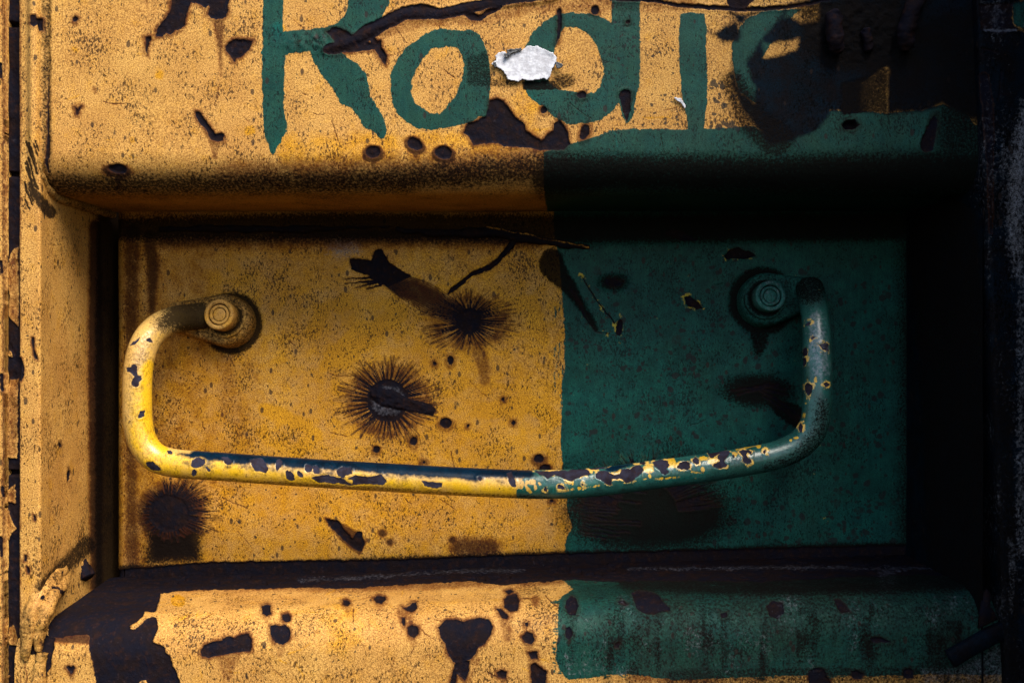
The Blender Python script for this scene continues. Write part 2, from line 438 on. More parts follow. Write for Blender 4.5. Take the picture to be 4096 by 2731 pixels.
# ---- upper sheet with the painted lettering -------------------------------------------------
def paint_upper(F):
    # lettering
    F.poly('green', c(1, (1765,-200), (1900,-200), (1902,180), (1908,215), (1918,370), (1910,500), (1910,760), (1925,830), (1920,890), (1880,970), (1835,1042), (1815,1020), (1795,960), (1770,870), (1765,700), (1758,500), (1765,200)))
    F.poly('green', c(1, (1890,215), (2050,200), (2150,188), (2260,165), (2310,110), (2340,40), (2345,-200), (2640,-200), (2622,0), (2595,70), (2530,170), (2470,260), (2352,300), (2200,350), (2080,345), (1990,358), (1900,372)))
    F.poly('green', c(1, (2075,330), (2270,310), (2330,385), (2400,425), (2458,500), (2478,580), (2488,640), (2530,715), (2580,800), (2600,880), (2580,930), (2562,938), (2515,890), (2440,850), (2420,800), (2365,730), (2290,700), (2250,620), (2190,540), (2120,440)))
    F.poly('green', c(2, (890,200), (940,225), (985,290), (1002,350), (1020,430), (1030,480), (1025,580), (1025,650), (1020,720), (1000,790), (950,790), (880,830), (800,845), (700,860), (620,876), (520,862), (450,812), (400,760), (365,690), (355,600), (360,490), (400,400), (460,330), (540,265), (620,215), (700,193), (800,208)))
    F.cut('green', F.poly_sdf(c(2, (720,315), (800,315), (840,370), (850,440), (845,500), (820,580), (800,640), (750,700), (690,770), (620,760), (560,720), (520,690), (495,620), (500,550), (530,470), (580,390), (640,325)))) 
    bowl = c(2, (1470,100), (1560,85), (1680,90), (1760,110), (1845,150), (1845,-200), (2038,-200), (2030,250), (2035,400), (2028,560), (2010,680), (1990,760), (1962,830), (1940,836), (1915,780), (1890,690), (1850,750), (1780,800), (1680,830), (1560,835), (1450,790), (1380,720), (1300,660), (1250,590), (1265,480), (1262,310), (1310,220), (1380,150))
    F.poly('green', bowl)
    F.cut('green', F.poly_sdf(c(2, (1530,185), (1600,185), (1680,220), (1740,300), (1760,370), (1782,440), (1790,500), (1760,580), (1720,625), (1670,635), (1600,620), (1540,605), (1480,600), (1420,560), (1400,500), (1400,420), (1440,380), (1472,310), (1490,260), (1510,200))))
    F.poly('green', c(3, (45,95), (120,85), (205,100), (220,200), (215,320), (222,450), (228,560), (220,700), (205,810), (190,900), (100,900), (90,800), (70,720), (50,620), (40,480), (28,350), (35,200)))
    # green field under the lettering and round the lip
    F.poly('green', [(2174,610), (2250,585), (2330,565), (2356,556), (2451,519), (2570,515), (2750,519), (2905,512), (3020,506), (3060,535), (3200,470), (3330,440), (3550,452), (3690,440), (3770,417), (3860,446), (3900,500), (4300,500), (4300,1300), (2190,1300), (2190,850), (2176,760)])
    # last letter, mostly under navy, with soft shadow shapes painted in
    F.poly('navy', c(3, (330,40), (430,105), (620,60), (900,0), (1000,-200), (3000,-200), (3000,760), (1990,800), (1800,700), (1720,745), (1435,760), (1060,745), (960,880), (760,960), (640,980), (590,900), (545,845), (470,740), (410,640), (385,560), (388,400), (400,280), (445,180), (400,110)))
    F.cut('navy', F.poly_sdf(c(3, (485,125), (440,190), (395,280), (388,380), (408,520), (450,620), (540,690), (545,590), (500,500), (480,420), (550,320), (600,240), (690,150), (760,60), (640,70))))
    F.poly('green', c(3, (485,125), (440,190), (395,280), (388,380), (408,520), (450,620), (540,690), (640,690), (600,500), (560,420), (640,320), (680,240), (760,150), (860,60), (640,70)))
    F.poly('navy', c(3, (245,232), (330,185), (420,140), (450,200), (440,285), (330,292)))  # soft shadow shape painted in navy
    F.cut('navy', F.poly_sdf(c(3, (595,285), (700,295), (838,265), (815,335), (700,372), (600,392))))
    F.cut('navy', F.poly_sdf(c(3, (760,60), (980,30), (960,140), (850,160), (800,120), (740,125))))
    F.poly('navy', c(3, (600,268), (660,205), (735,128), (800,140), (855,185), (850,262), (720,290)))  # second shadow shape, also painted in navy
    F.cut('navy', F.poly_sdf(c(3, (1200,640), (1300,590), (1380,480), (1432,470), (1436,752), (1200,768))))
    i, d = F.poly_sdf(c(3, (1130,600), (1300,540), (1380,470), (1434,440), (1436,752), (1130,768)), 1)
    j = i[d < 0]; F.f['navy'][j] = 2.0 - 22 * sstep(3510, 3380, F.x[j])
    F.soft('grime_shade', F.poly_sdf(c(3, (1130,560), (1300,520), (1390,430), (1432,470), (1436,752), (1130,768))), -10, 20, .68)
    F.soft('grime_shade', F.poly_sdf(c(3, (1435,760), (1435,300), (2200,-20), (3000,-20), (3000,640), (1990,800), (1800,700))), 0, 40, .5)
    F.soft('grime_shade', F.poly_sdf(c(3, (860,40), (1500,20), (1600,420), (1200,460), (1030,420), (900,300))), -10, 60, .62)
    F.dots(70, (2830, 300, 3010, 520), 4, 15, 1); F.dots(40, (2600, 380, 2720, 520), 3, 9, .9)
    F.soft('grime_shade', F.line_sdf([(2930,330), (3010,480), (3100,560)], [40, 60, 70]), -20, 40, .6)
    F.dots(120, (2450, 60, 2700, 520), 2.5, 7, .9)
    # bare rust patches
    for pts in ((1,(1160,-60),(1150,70),(1120,120),(1080,160),(1055,190),(1050,250),(1090,248),(1120,225),(1150,238),(1175,205),(1210,197),(1240,170),(1245,130),(1260,80),(1275,35),(1290,12),(1340,30),(1385,62),(1400,40),(1410,55),(1392,105),(1420,127),(1490,132),(1520,112),(1540,70),(1532,40),(1560,-60)),
                (1,(985,248),(1012,243),(1018,270),(1000,290),(1000,312),(988,340),(990,370),(975,335),(980,300)),
                (1,(1520,315),(1545,285),(1590,268),(1640,266),(1690,278),(1708,272),(1688,310),(1680,335),(1650,357),(1620,380),(1590,395),(1575,425),(1560,395),(1545,370),(1525,345)),
                (1,(1310,750),(1335,753),(1365,785),(1390,820),(1415,860),(1440,890),(1450,905),(1490,893),(1503,905),(1495,945),(1460,957),(1430,947),(1400,905),(1370,850),(1335,815),(1315,785)),
                (1,(498,718),(520,735),(550,712),(535,742),(525,775),(513,775),(510,745)),
                (1,(490,125),(510,113),(527,130),(515,152),(495,152)),
                (1,(205,110),(235,103),(245,130),(282,128),(288,205),(260,217),(250,165),(225,182),(205,160)),
                (1,(2190,215),(2240,190),(2300,195),(2352,230),(2420,260),(2480,290),(2560,270),(2560,330),(2440,345),(2352,352),(2290,350),(2250,330),(2250,280)),
                (2,(1020,675),(1070,662),(1112,680),(1140,712),(1172,750),(1200,792),(1250,830),(1272,880),(1310,912),(1370,945),(1420,900),(1450,882),(1452,830),(1490,800),(1522,840),(1548,900),(1565,970),(1520,1010),(1380,1010),(1290,990),(1120,985),(1080,960),(960,965),(915,975),(880,920),(843,888),(880,825),(940,810),(1000,780)),
                (2,(1478,70),(1495,55),(1508,75),(1505,200),(1490,262),(1468,300),(1478,240)),
                (2,(205,210),(240,240),(300,330),(330,380),(325,440),(300,420),(270,370),(225,300)),
                (3,(1130,845),(1170,812),(1215,803),(1250,840),(1215,868),(1170,874))):
        pl = c(*pts); F.poly('chip', pl); F.soft('stain', F.poly_sdf(pl), -2, 30, .72)
    F.line('chip', c(2, (-60,340), (0,325), (110,280), (210,215), (330,150), (440,95), (560,80), (700,95), (840,65), (1000,30), (1200,8), (1460,-20)), [20, 22, 24, 34, 26, 28, 30, 22, 24, 18, 12, 8])
    F.line('chip', c(2, (840,75), (900,110), (960,125), (1010,85), (1100,45)), [10, 16, 10, 12, 6])
    F.line('chip', c(3, (-420,-5), (-120,5), (20,35), (210,52), (420,66), (620,62), (830,40), (1050,0)), [7, 6, 8, 9, 8, 8, 7, 5])
    F.line('chip', c(3, (400,10), (470,20), (520,-40)), [26, 20, 30])
    F.soft('stain', F.line_sdf(c(2, (0,345), (330,200), (560,130), (960,110), (1300,40), (2352,20)), 20), 0, 34, .5)
    for x, y, r in ((1950,150,8), (1730,70,18)): F.chip_round(*c(2, (x, y))[0], r)
    F.chip_round(*c(2, (1385,740))[0], 13, 13); F.chip_round(*c(2, (1640,640))[0], 17, 13)
    F.chip_round(*c(2, (1935,640))[0], 24, 22); F.poly('chip', c(2, (1890,640), (1975,640), (1968,740), (1945,830), (1920,760)))
    F.chip_round(*c(2, (240,1020))[0], 30, 24, 0, .9, 60); F.chip_round(*c(2, (522,965))[0], 31, 22, 35, .9, 50)
    F.chip_round(*c(2, (712,1025))[0], 34, 26, 10, .9, 60); F.chip_round(*c(2, (1660,890))[0], 17, 32, 15)
    F.chip_round(*c(1, (790,1135))[0], 36, 18, 10, .9, 70)
    F.chip_round(*c(3, (1740,850))[0], 17, 40, 10, .9); F.line('chip', c(3, (1740,830), (1700,980)), [18, 26])
    # streaks of rust water
    x, y = c(1, (1470,120))[0]
    F.soft('stain', F.line_sdf([(x - 4, y - 20), (x + 6, y + 90), (x + 8, y + 230)], [26, 15, 3]), -10, 16, .72)
    for x, y, l, wd in ((985,-30,55,9), (1440,930,120,22), (640,600,20,8), (2000,290,60,10)):
        F.soft('stain', F.line_sdf(c(1, (x, y), (x + 4, y + l)), [wd, wd * .4]), -4, 14, .6)
    # grey tape residue around the torn paper
    F.soft('grime_shade', F.poly_sdf(c(2, (1245,548), (1445,552), (1500,598), (1250,600))), 0, 6, .75)
    F.soft('grime_shade', F.poly_sdf(c(2, (870,400), (1000,350), (1030,560), (990,580), (880,565))), -5, 20, .5)
    F.soft('grime_shade', F.ell_sdf(*c(2, (1090,555))[0], 60, 14), -6, 22, .5); F.soft('grime_shade', F.ell_sdf(*c(2, (1520,545))[0], 40, 24), -10, 22, .62)
    # dirt settled where the sheet rolls under, thick towards the left and around the rust patch
    F.soft('grime_shade', F.line_sdf([(150,745), (900,738), (1500,725), (2150,670), (2300,640)], [34, 34, 40, 50, 4]), -30, 70, .62)
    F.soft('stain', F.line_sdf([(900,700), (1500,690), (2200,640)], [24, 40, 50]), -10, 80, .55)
    F.soft('grime_shade', F.line_sdf([(2190,700), (2450,690), (3000,700), (4000,690)], [60, 50, 50, 70]), -30, 92, .78)  # soot along the right lip, with its shade painted in
    F.soft('grime_shade', F.poly_sdf([(3780,380), (4100,380), (4100,900), (3780,900)]), -20, 110, .6)  # far right of the lip darkened, shade put into the colour
    # groove between the sheet and the edge flange
    F.line('chip', [(190,300), (189,520), (186,640), (196,690)], [1, 4, 7, 2])
    F.soft('grime_shade', F.line_sdf([(188,-200), (186,300), (188,700)], 10), 0, 24, .5)
    i, d = F.line_sdf([(188,-300), (188,620)], 4)
    F.h[i] += -0.0012 * sstep(16, -2, d)
    i, d = F.line_sdf(c(2, (-60,340), (210,215), (440,95), (700,95), (1000,30), (1460,-20)), 4); F.h[i] += 0.0012 * sstep(26, 0, d)
    i, d = F.ell_sdf(*c(3, (1190,842))[0], 30, 17); F.h[i] -= 0.004 * sstep(4, -8, d)
    i, d = F.ell_sdf(*c(1, (2100,290))[0], 120, 40); F.h[i] += 0.0009 * sstep(20, -30, d) * (0.4 + vnoise(F.x[i] / 18, F.y[i] / 18, 4))
    i, d = F.poly_sdf(c(3, (860,40), (1500,20), (1600,420), (1200,460), (1030,420), (900,300))); F.h[i] += 0.0035 * sstep(30, -60, d) * fbm(F.x0[i] / 38, F.y0[i] / 38, 9, 4)
    for _ in range(46):                                     # fine scratches
        x = random.uniform(200, 2700); y = random.uniform(20, 640); a = random.gauss(0.5, 0.9); l = random.uniform(20, 110)
        F.soft(random.choice(('fresh', 'stain', 'stain')), F.line_sdf([(x, y), (x + l * math.cos(a) * .5, y + l * math.sin(a) * .5 + 3), (x + l * math.cos(a), y + l * math.sin(a))], random.uniform(.5, 1.3), 20), 0, 3, random.uniform(.4, .9))
    F.dots(330, (180, 0, 2100, 600), 2.2, 5.5, .85)
    for x, y, r in ((1115,120,26), (530,560,10), (1000,520,16), (300,200,10), (640,300,14)): F.soft('fresh', F.ell_sdf(x, y, r), -4, 12, .8)
    F.soft('fresh', F.line_sdf([(1150,600), (1700,590), (2050,560), (2100,420)], 30), 0, 60, .6)

xs = axis(float(wx(150, 0)), float(wx(3990, 0)), ST, float(wx(148, 0)), 0.285)
zt = axis(ZL, float(wz(-30, 0)), ST, ZL, 0.33)[::-1]
phi = np.linspace(0, np.pi / 2, int(RAD * np.pi / 2 / ST))[1:]
prof = [(0.0, z) for z in zt] + [(RAD - RAD * math.cos(p), ZL - RAD * math.sin(p)) for p in phi] + \
       [(RAD + (DEPTH + 0.004 - RAD) * t, Z_CEIL + 0.001 * t) for t in np.linspace(0, 1, 40)[1:]]
prof = np.array(prof)
G = np.zeros((len(prof), len(xs), 3)); G[..., 0] = xs; G[..., 1] = prof[:, :1]; G[..., 2] = prof[:, 1:]
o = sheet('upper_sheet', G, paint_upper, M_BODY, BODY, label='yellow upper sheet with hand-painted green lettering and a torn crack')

# ---- back of the recess ---------------------------------------------------------------------
def paint_back(F):
    F.f['fresh'][:] = np.clip(.55 + .22 * np.exp(-((F.x0 - 1750) / 520) ** 2 - ((F.y0 - 1480) / 330) ** 2) + .5 * fbm(F.x0 / 160, F.y0 / 110, 71, 4), .15, .95)  # richer recess paint; the centre peak paints in the brighter light there
    F.f['stain'][:] = np.clip(.52 - (F.x0 - 520) / 1100 + 1.0 * fbm(F.x0 / 70, F.y0 / 130, 72, 4), 0, .42) * sstep(2300, 2200, F.x0)  # rust film, with the shade of the left side painted in
    F.poly('green', c(5, (1460,60), (1490,250), (1505,450), (1522,620), (1528,760), (1526,950), (1512,1050), (1506,1300), (1505,1560)) + c(8, (1508,10), (1515,110), (1536,330), (1545,420), (1575,515), (1545,570), (1530,640), (1530,900)) + [(4300,2400), (4300,700), (2210,700)])
    for k in range(26):                                     # dry brush marks along the join
        y = random.uniform(1180, 1620); x = 2246 + random.uniform(-34, 6)
        F.line('green', [(x, y), (x + random.uniform(-3, 3), y + random.uniform(10, 45))], random.uniform(.6, 2.2))
    # grinder bursts
    x1, y1 = c(5, (885,645))[0]; x0, y0 = c(5, (300,330))[0]
    F.soft('stain', F.ell_sdf(x1, y1, 190, 124), -40, 26, .58)
    F.burst(x1, y1, 50, 212, 132, 78, -170, 172)
    F.calm(.3)
    for k in range(15):                                     # the band of scratches joining two centres
        t = k / 14
        a = (x0 + 20 - 12 * t, y0 - 10 + 50 * t); e = (x1 - 20 - 25 * t, y1 - 55 + 75 * t)
        mid = ((a[0] + e[0]) / 2 - 30 * t + 18, (a[1] + e[1]) / 2 + 38 * t - 22)
        F.line('chip', [tuple(p) for p in catmull([a, mid, e], 7)], [2.6, 1.5, 1.1, 1.0, 1.1, 1.5, 2.4])
    F.rough()
    F.soft('stain', F.line_sdf([(x0, y0 + 10), ((x0 + x1) / 2, (y0 + y1) / 2), (x1, y1)], [40, 66, 60]), -40, 16, .85)
    F.poly('chip', c(5, (80,230), (150,225), (230,240), (250,170), (300,160), (350,250), (420,300), (500,345), (440,370), (330,405), (270,390), (200,335), (90,300)))
    for q in ((40,360,240,355), (50,395,250,375), (120,420,260,385), (200,430,290,400)):
        F.line('chip', c(5, (q[0], q[1]), (q[2], q[3])), [1.2, 5])
    x2, y2 = c(5, (338,1180))[0]
    F.soft('stain', F.ell_sdf(x2, y2, 192, 166), -44, 26, .58)
    F.burst(x2, y2, 84, 216, 186, 104)
    F.soft('pale', F.ell_sdf(x2, y2, 84, 74), -22, 4, .55)
    i, d = F.ell_sdf(x2, y2, 84); F.h[i] += 0.0022 * sstep(8, -50, d) * (.6 + fbm(F.x0[i] / 20, F.y0[i] / 20, 21))
    pl = c(5, (215,1110), (280,1090), (370,1110), (450,1160), (560,1185), (625,1200), (662,1235), (640,1285), (590,1275), (500,1250), (400,1235), (300,1210), (225,1165))
    F.poly('chip', pl); i, d = F.poly_sdf(pl); F.f['pale'][i] *= sstep(-2, 4, d); F.h[i] += .0020 * sstep(3, -10, d) * (.7 + .8 * fbm(F.x0[i] / 30, F.y0[i] / 12, 23)); F.soft('grime_shade', (i, d), -4, 4, .6)
    x3, y3 = c(7, (1135,420))[0]
    F.soft('stain', F.ell_sdf(x3, y3, 165, 150), -50, 20, .8); F.soft('stain', F.poly_sdf(c(7, (990,560), (1300,540), (1320,720), (1030,740))), -30, 46, .9)
    F.ell('chip', x3, y3, 80, 74); F.burst(x3, y3, 74, 212, 170, 62, -100, 40, 0); F.burst(x3, y3, 78, 128, 120, 40, 40, 260, 0)
    F.soft('grime_shade', F.poly_sdf(c(7, (1040,340), (1260,310), (1300,420), (1345,560), (1345,740), (980,760), (1010,540))), -50, 56, 1); F.soft('grime_shade', F.ell_sdf(x3, y3 + 10, 90, 88), -30, 50, 1)
    x4, y4 = c(8, (2080,420))[0]
    F.soft('grime_shade', F.ell_sdf(x4, y4, 330, 150), -90, 110, .9)
    F.burst(x4, y4, 150, 320, 265, 74, -178, -2, 0, 2.6)
    F.soft('grime_shade', F.ell_sdf(x4 + 30, y4 + 10, 280, 112), -30, 30, 1)
    for k in range(16):
        y = y4 - 110 + k * 13; F.line('chip', [(x4 - 290 + random.uniform(0, 50), y + random.uniform(-5, 5)), (x4 - 150 + random.uniform(-30, 150), y + 16)], [1.4, 3])
    F.soft('grime_shade', F.ell_sdf(x4, y4 - 70, 330, 250), -10, 20, .22)
    x5, y5 = c(6, (560,1100))[0]
    F.soft('grime_shade', F.ell_sdf(x5, y5 + 8, 135, 62), -40, 50, .9)
    for q in ((370,1115,560,1085,640,1065), (420,1140,560,1100,700,1070), (580,1110,700,1180,850,1290), (600,1150,720,1230,850,1330), (560,1090,660,1120,760,1140), (590,1075,680,1090,740,1105)):
        F.line('chip', c(6, q[0:2], q[2:4], q[4:6]), [2, 5, 4])
    F.soft('grime_shade', F.poly_sdf(c(6, (560,1110), (860,1230), (850,1390), (680,1260))), -8, 20, .8)
    x6, y6 = c(5, (1850,385))[0]; F.soft('grime_shade', F.ell_sdf(x6, y6, 40, 22), -10, 40, .7); F.burst(x6, y6, 8, 50, 26, 22, 0, 360, .9, 1.8)
    # other rust spots and scars
    F.poly('chip', c(8, (-80,460), (0,470), (60,540), (100,590), (130,540), (160,545), (185,620), (160,680), (110,660), (40,600), (-60,500)))
    F.soft('stain', F.poly_sdf(c(8, (-80,460), (60,520), (190,600), (150,690), (20,590))), 0, 20, .8)
    for x, y, r, q in ((758,908,13,18), (727,1326,25,20), (512,1455,14,18), (260,1505,14,14), (652,928,6,7), (1180,1325,7,8), (875,1348,6,6), (1112,1172,7,8)):
        F.chip_round(*c(5, (x, y))[0], r, q, 0, .55)
    for x, y, r in ((1355,55,20), (580,80,7), (1440,340,8), (1395,125,22)): F.chip_round(*c(8, (x, y))[0], r, r * .8, 0, .7)
    for x, y in ((300,555), (355,615), (770,600), (1665,545)): F.soft('stain', F.ell_sdf(*c(8, (x, y))[0], 10), -4, 22, .9)
    F.soft('stain', F.line_sdf(c(5, (950,860), (985,960), (985,1040)), [26, 20, 16]), -6, 22, .62)
    F.soft('grime_shade', F.ell_sdf(*c(5, (1440,260))[0], 46, 58), -10, 16, .95)
    F.soft('grime_shade', F.line_sdf(c(5, (1480,330), (1560,420), (1640,540), (1740,700)), [40, 24, 12, 4]), -10, 22, .85)
    F.line('chip', c(5, (1560,420), (1640,540), (1660,620), (1740,720), (1830,730)), [3, 4, 3, 2, 2]); F.line('chip', c(5, (1640,340), (1720,480), (1860,660)), [2, 2.5, 3])
    F.ell('chip', *c(5, (1895,690))[0], 14, 34, 8)
    # open crack in the filler, bright paint along its lips
    F.line('chip', c(5, (1190,95), (1160,140), (1090,230), (1020,285), (900,330), (830,390), (770,435), (745,460)), [12, 14, 9, 11, 8, 10, 10, 4])
    F.soft('fresh', F.line_sdf(c(5, (1170,130), (1070,240), (890,335), (760,440), (680,425)), 14), 0, 10, 1)
    for pts in ((6,(60,480),(110,475),(160,515),(200,560),(150,570),(90,540)), (6,(335,205),(370,165),(430,150),(500,175),(550,210),(480,228),(400,222),(350,235)), (6,(0,30),(60,50),(120,80),(165,105),(60,108),(-60,60))):
        F.poly('chip', c(*pts))
    # weld spatter and pits over the green half, dirt low down
    F.dots(260, (2280, 1000, 3640, 2200), 3, 11, 1); F.dots(26, (2300, 1000, 3500, 2100), 12, 30, .45); F.dots(26, (520, 1000, 2200, 2200), 10, 26, .4)
    F.dots(240, (2270, 1080, 3300, 1860), 4, 13, .9); F.dots(130, (3250, 1150, 3640, 2200), 6, 17, .9); F.dots(90, (2300, 1250, 2800, 1750), 5, 13, .95)
    F.dots(140, (2900, 1950, 3560, 2220), 4, 15, .8)
    for _ in range(46):                                     # fine scratches
        x = random.uniform(600, 3500); y = random.uniform(1050, 2200); a = random.gauss(0.5, 0.9); l = random.uniform(20, 110)
        F.soft(random.choice(('fresh', 'stain', 'stain')), F.line_sdf([(x, y), (x + l * math.cos(a) * .5, y + l * math.sin(a) * .5 + 3), (x + l * math.cos(a), y + l * math.sin(a))], random.uniform(.5, 1.3), 20), 0, 3, random.uniform(.4, .9))
    F.dots(300, (640, 1900, 2240, 2230), 2, 6, .9); F.dots(200, (600, 1250, 2240, 1900), 2, 7, .75); F.dots(40, (1700, 1200, 2230, 1700), 6, 13, .5)
    F.soft('grime_shade', F.line_sdf([(480,2310), (1200,2290), (2250,2252), (3700,2215)], 40), -10, 34, .9)
    F.line('chip', [(480,2320), (820,2285), (1500,2272), (2250,2248), (3700,2215)], [44, 38, 34, 36, 40])
    F.soft('stain', F.line_sdf([(1840,2190), (1960,2190)], 26), -10, 50, .8)
    # dirt thrown off the bolted lugs, water marks below them
    F.soft('grime_shade', F.ell_sdf(925, 1292, 116), -6, 26, .85); F.soft('stain', F.line_sdf([(900,1390), (905,1500), (900,1650)], [30, 12, 6]), -12, 60, .42)
    F.soft('grime_shade', F.ell_sdf(3050, 1205, 124), -6, 34, .8); F.soft('grime_shade', F.line_sdf([(3040,1310), (3036,1400)], [40, 14]), -8, 30, .7)
    F.soft('grime_shade', F.poly_sdf([(3680,800), (4200,800), (4200,2400), (3680,2400)]), -10, 198, .74)  # right end fades to black, shade put into the colour
    # rust stains down the left return
    F.soft('stain', F.line_sdf([(600,950), (612,1080), (606,1240)], [26, 22, 12]), -14, 30, .85)
    F.soft('stain', F.line_sdf([(530,930), (520,1600), (530,2300)], [26, 12, 22]), -10, 40, .75)
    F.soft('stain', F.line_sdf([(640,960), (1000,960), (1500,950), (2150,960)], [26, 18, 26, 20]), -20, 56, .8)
    F.soft('grime_shade', F.line_sdf([(480,915), (1300,905), (2300,915), (3700,905)], [30, 40, 40, 40]), -20, 60, .85)  # dark band under the lip, its shade painted on the sheet
    F.soft('pale', F.ell_sdf(*c(5, (40,140))[0], 100, 62), -60, 40, .8)
    for a in (((0,880),(200,770),(420,590),60), ((1000,560),(1300,520),(1380,760),40), ((850,1080),(1100,1080),(1290,1105),7), ((1000,1250),(1300,1200),(1440,1300),50), ((60,480),(20,520),(0,560),30)):
        F.soft('fresh', F.line_sdf(c(5, a[0], a[1], a[2]), a[3] / 1.68), -14, 40, 1.15)
    for a in ((1250,1330,1290,1240), (1300,1460,1430,1320), (1060,1640,1220,1700), (1180,1820,1260,1740)):
        F.soft('fresh', F.line_sdf([a[:2], a[2:]], 20), -10, 40, 1.1)

yb = DEPTH
s2 = 3.7 * (D + yb) / FPX
xs = axis(float(wx(500, yb)), float(wx(3660, yb)), s2, float(wx(499, yb)), 0.275)
zs = axis(float(wz(2400, yb)), float(wz(845, yb)), s2, float(wz(2410, yb)), float(wz(840, yb)))[::-1]
rr = 0.006                                                   # rolled left edge of the back sheet
ph = np.linspace(np.pi / 2, 0, 9)[:-1]
left = [(xs[0] - rr * math.sin(p), yb + rr - rr * math.cos(p)) for p in ph]
left = [(xs[0] - rr, yb + 0.03)] + left
cx_ = np.array([l[0] for l in left] + list(xs)); cy_ = np.array([l[1] for l in left] + [yb] * len(xs))
G = np.zeros((len(zs), len(cx_), 3)); G[..., 0] = cx_; G[..., 1] = cy_; G[..., 2] = zs[:, None]
sheet('recess_back', G, paint_back, M_BODY, BODY, label='recessed back sheet, yellow left and green right, with starburst rust marks')

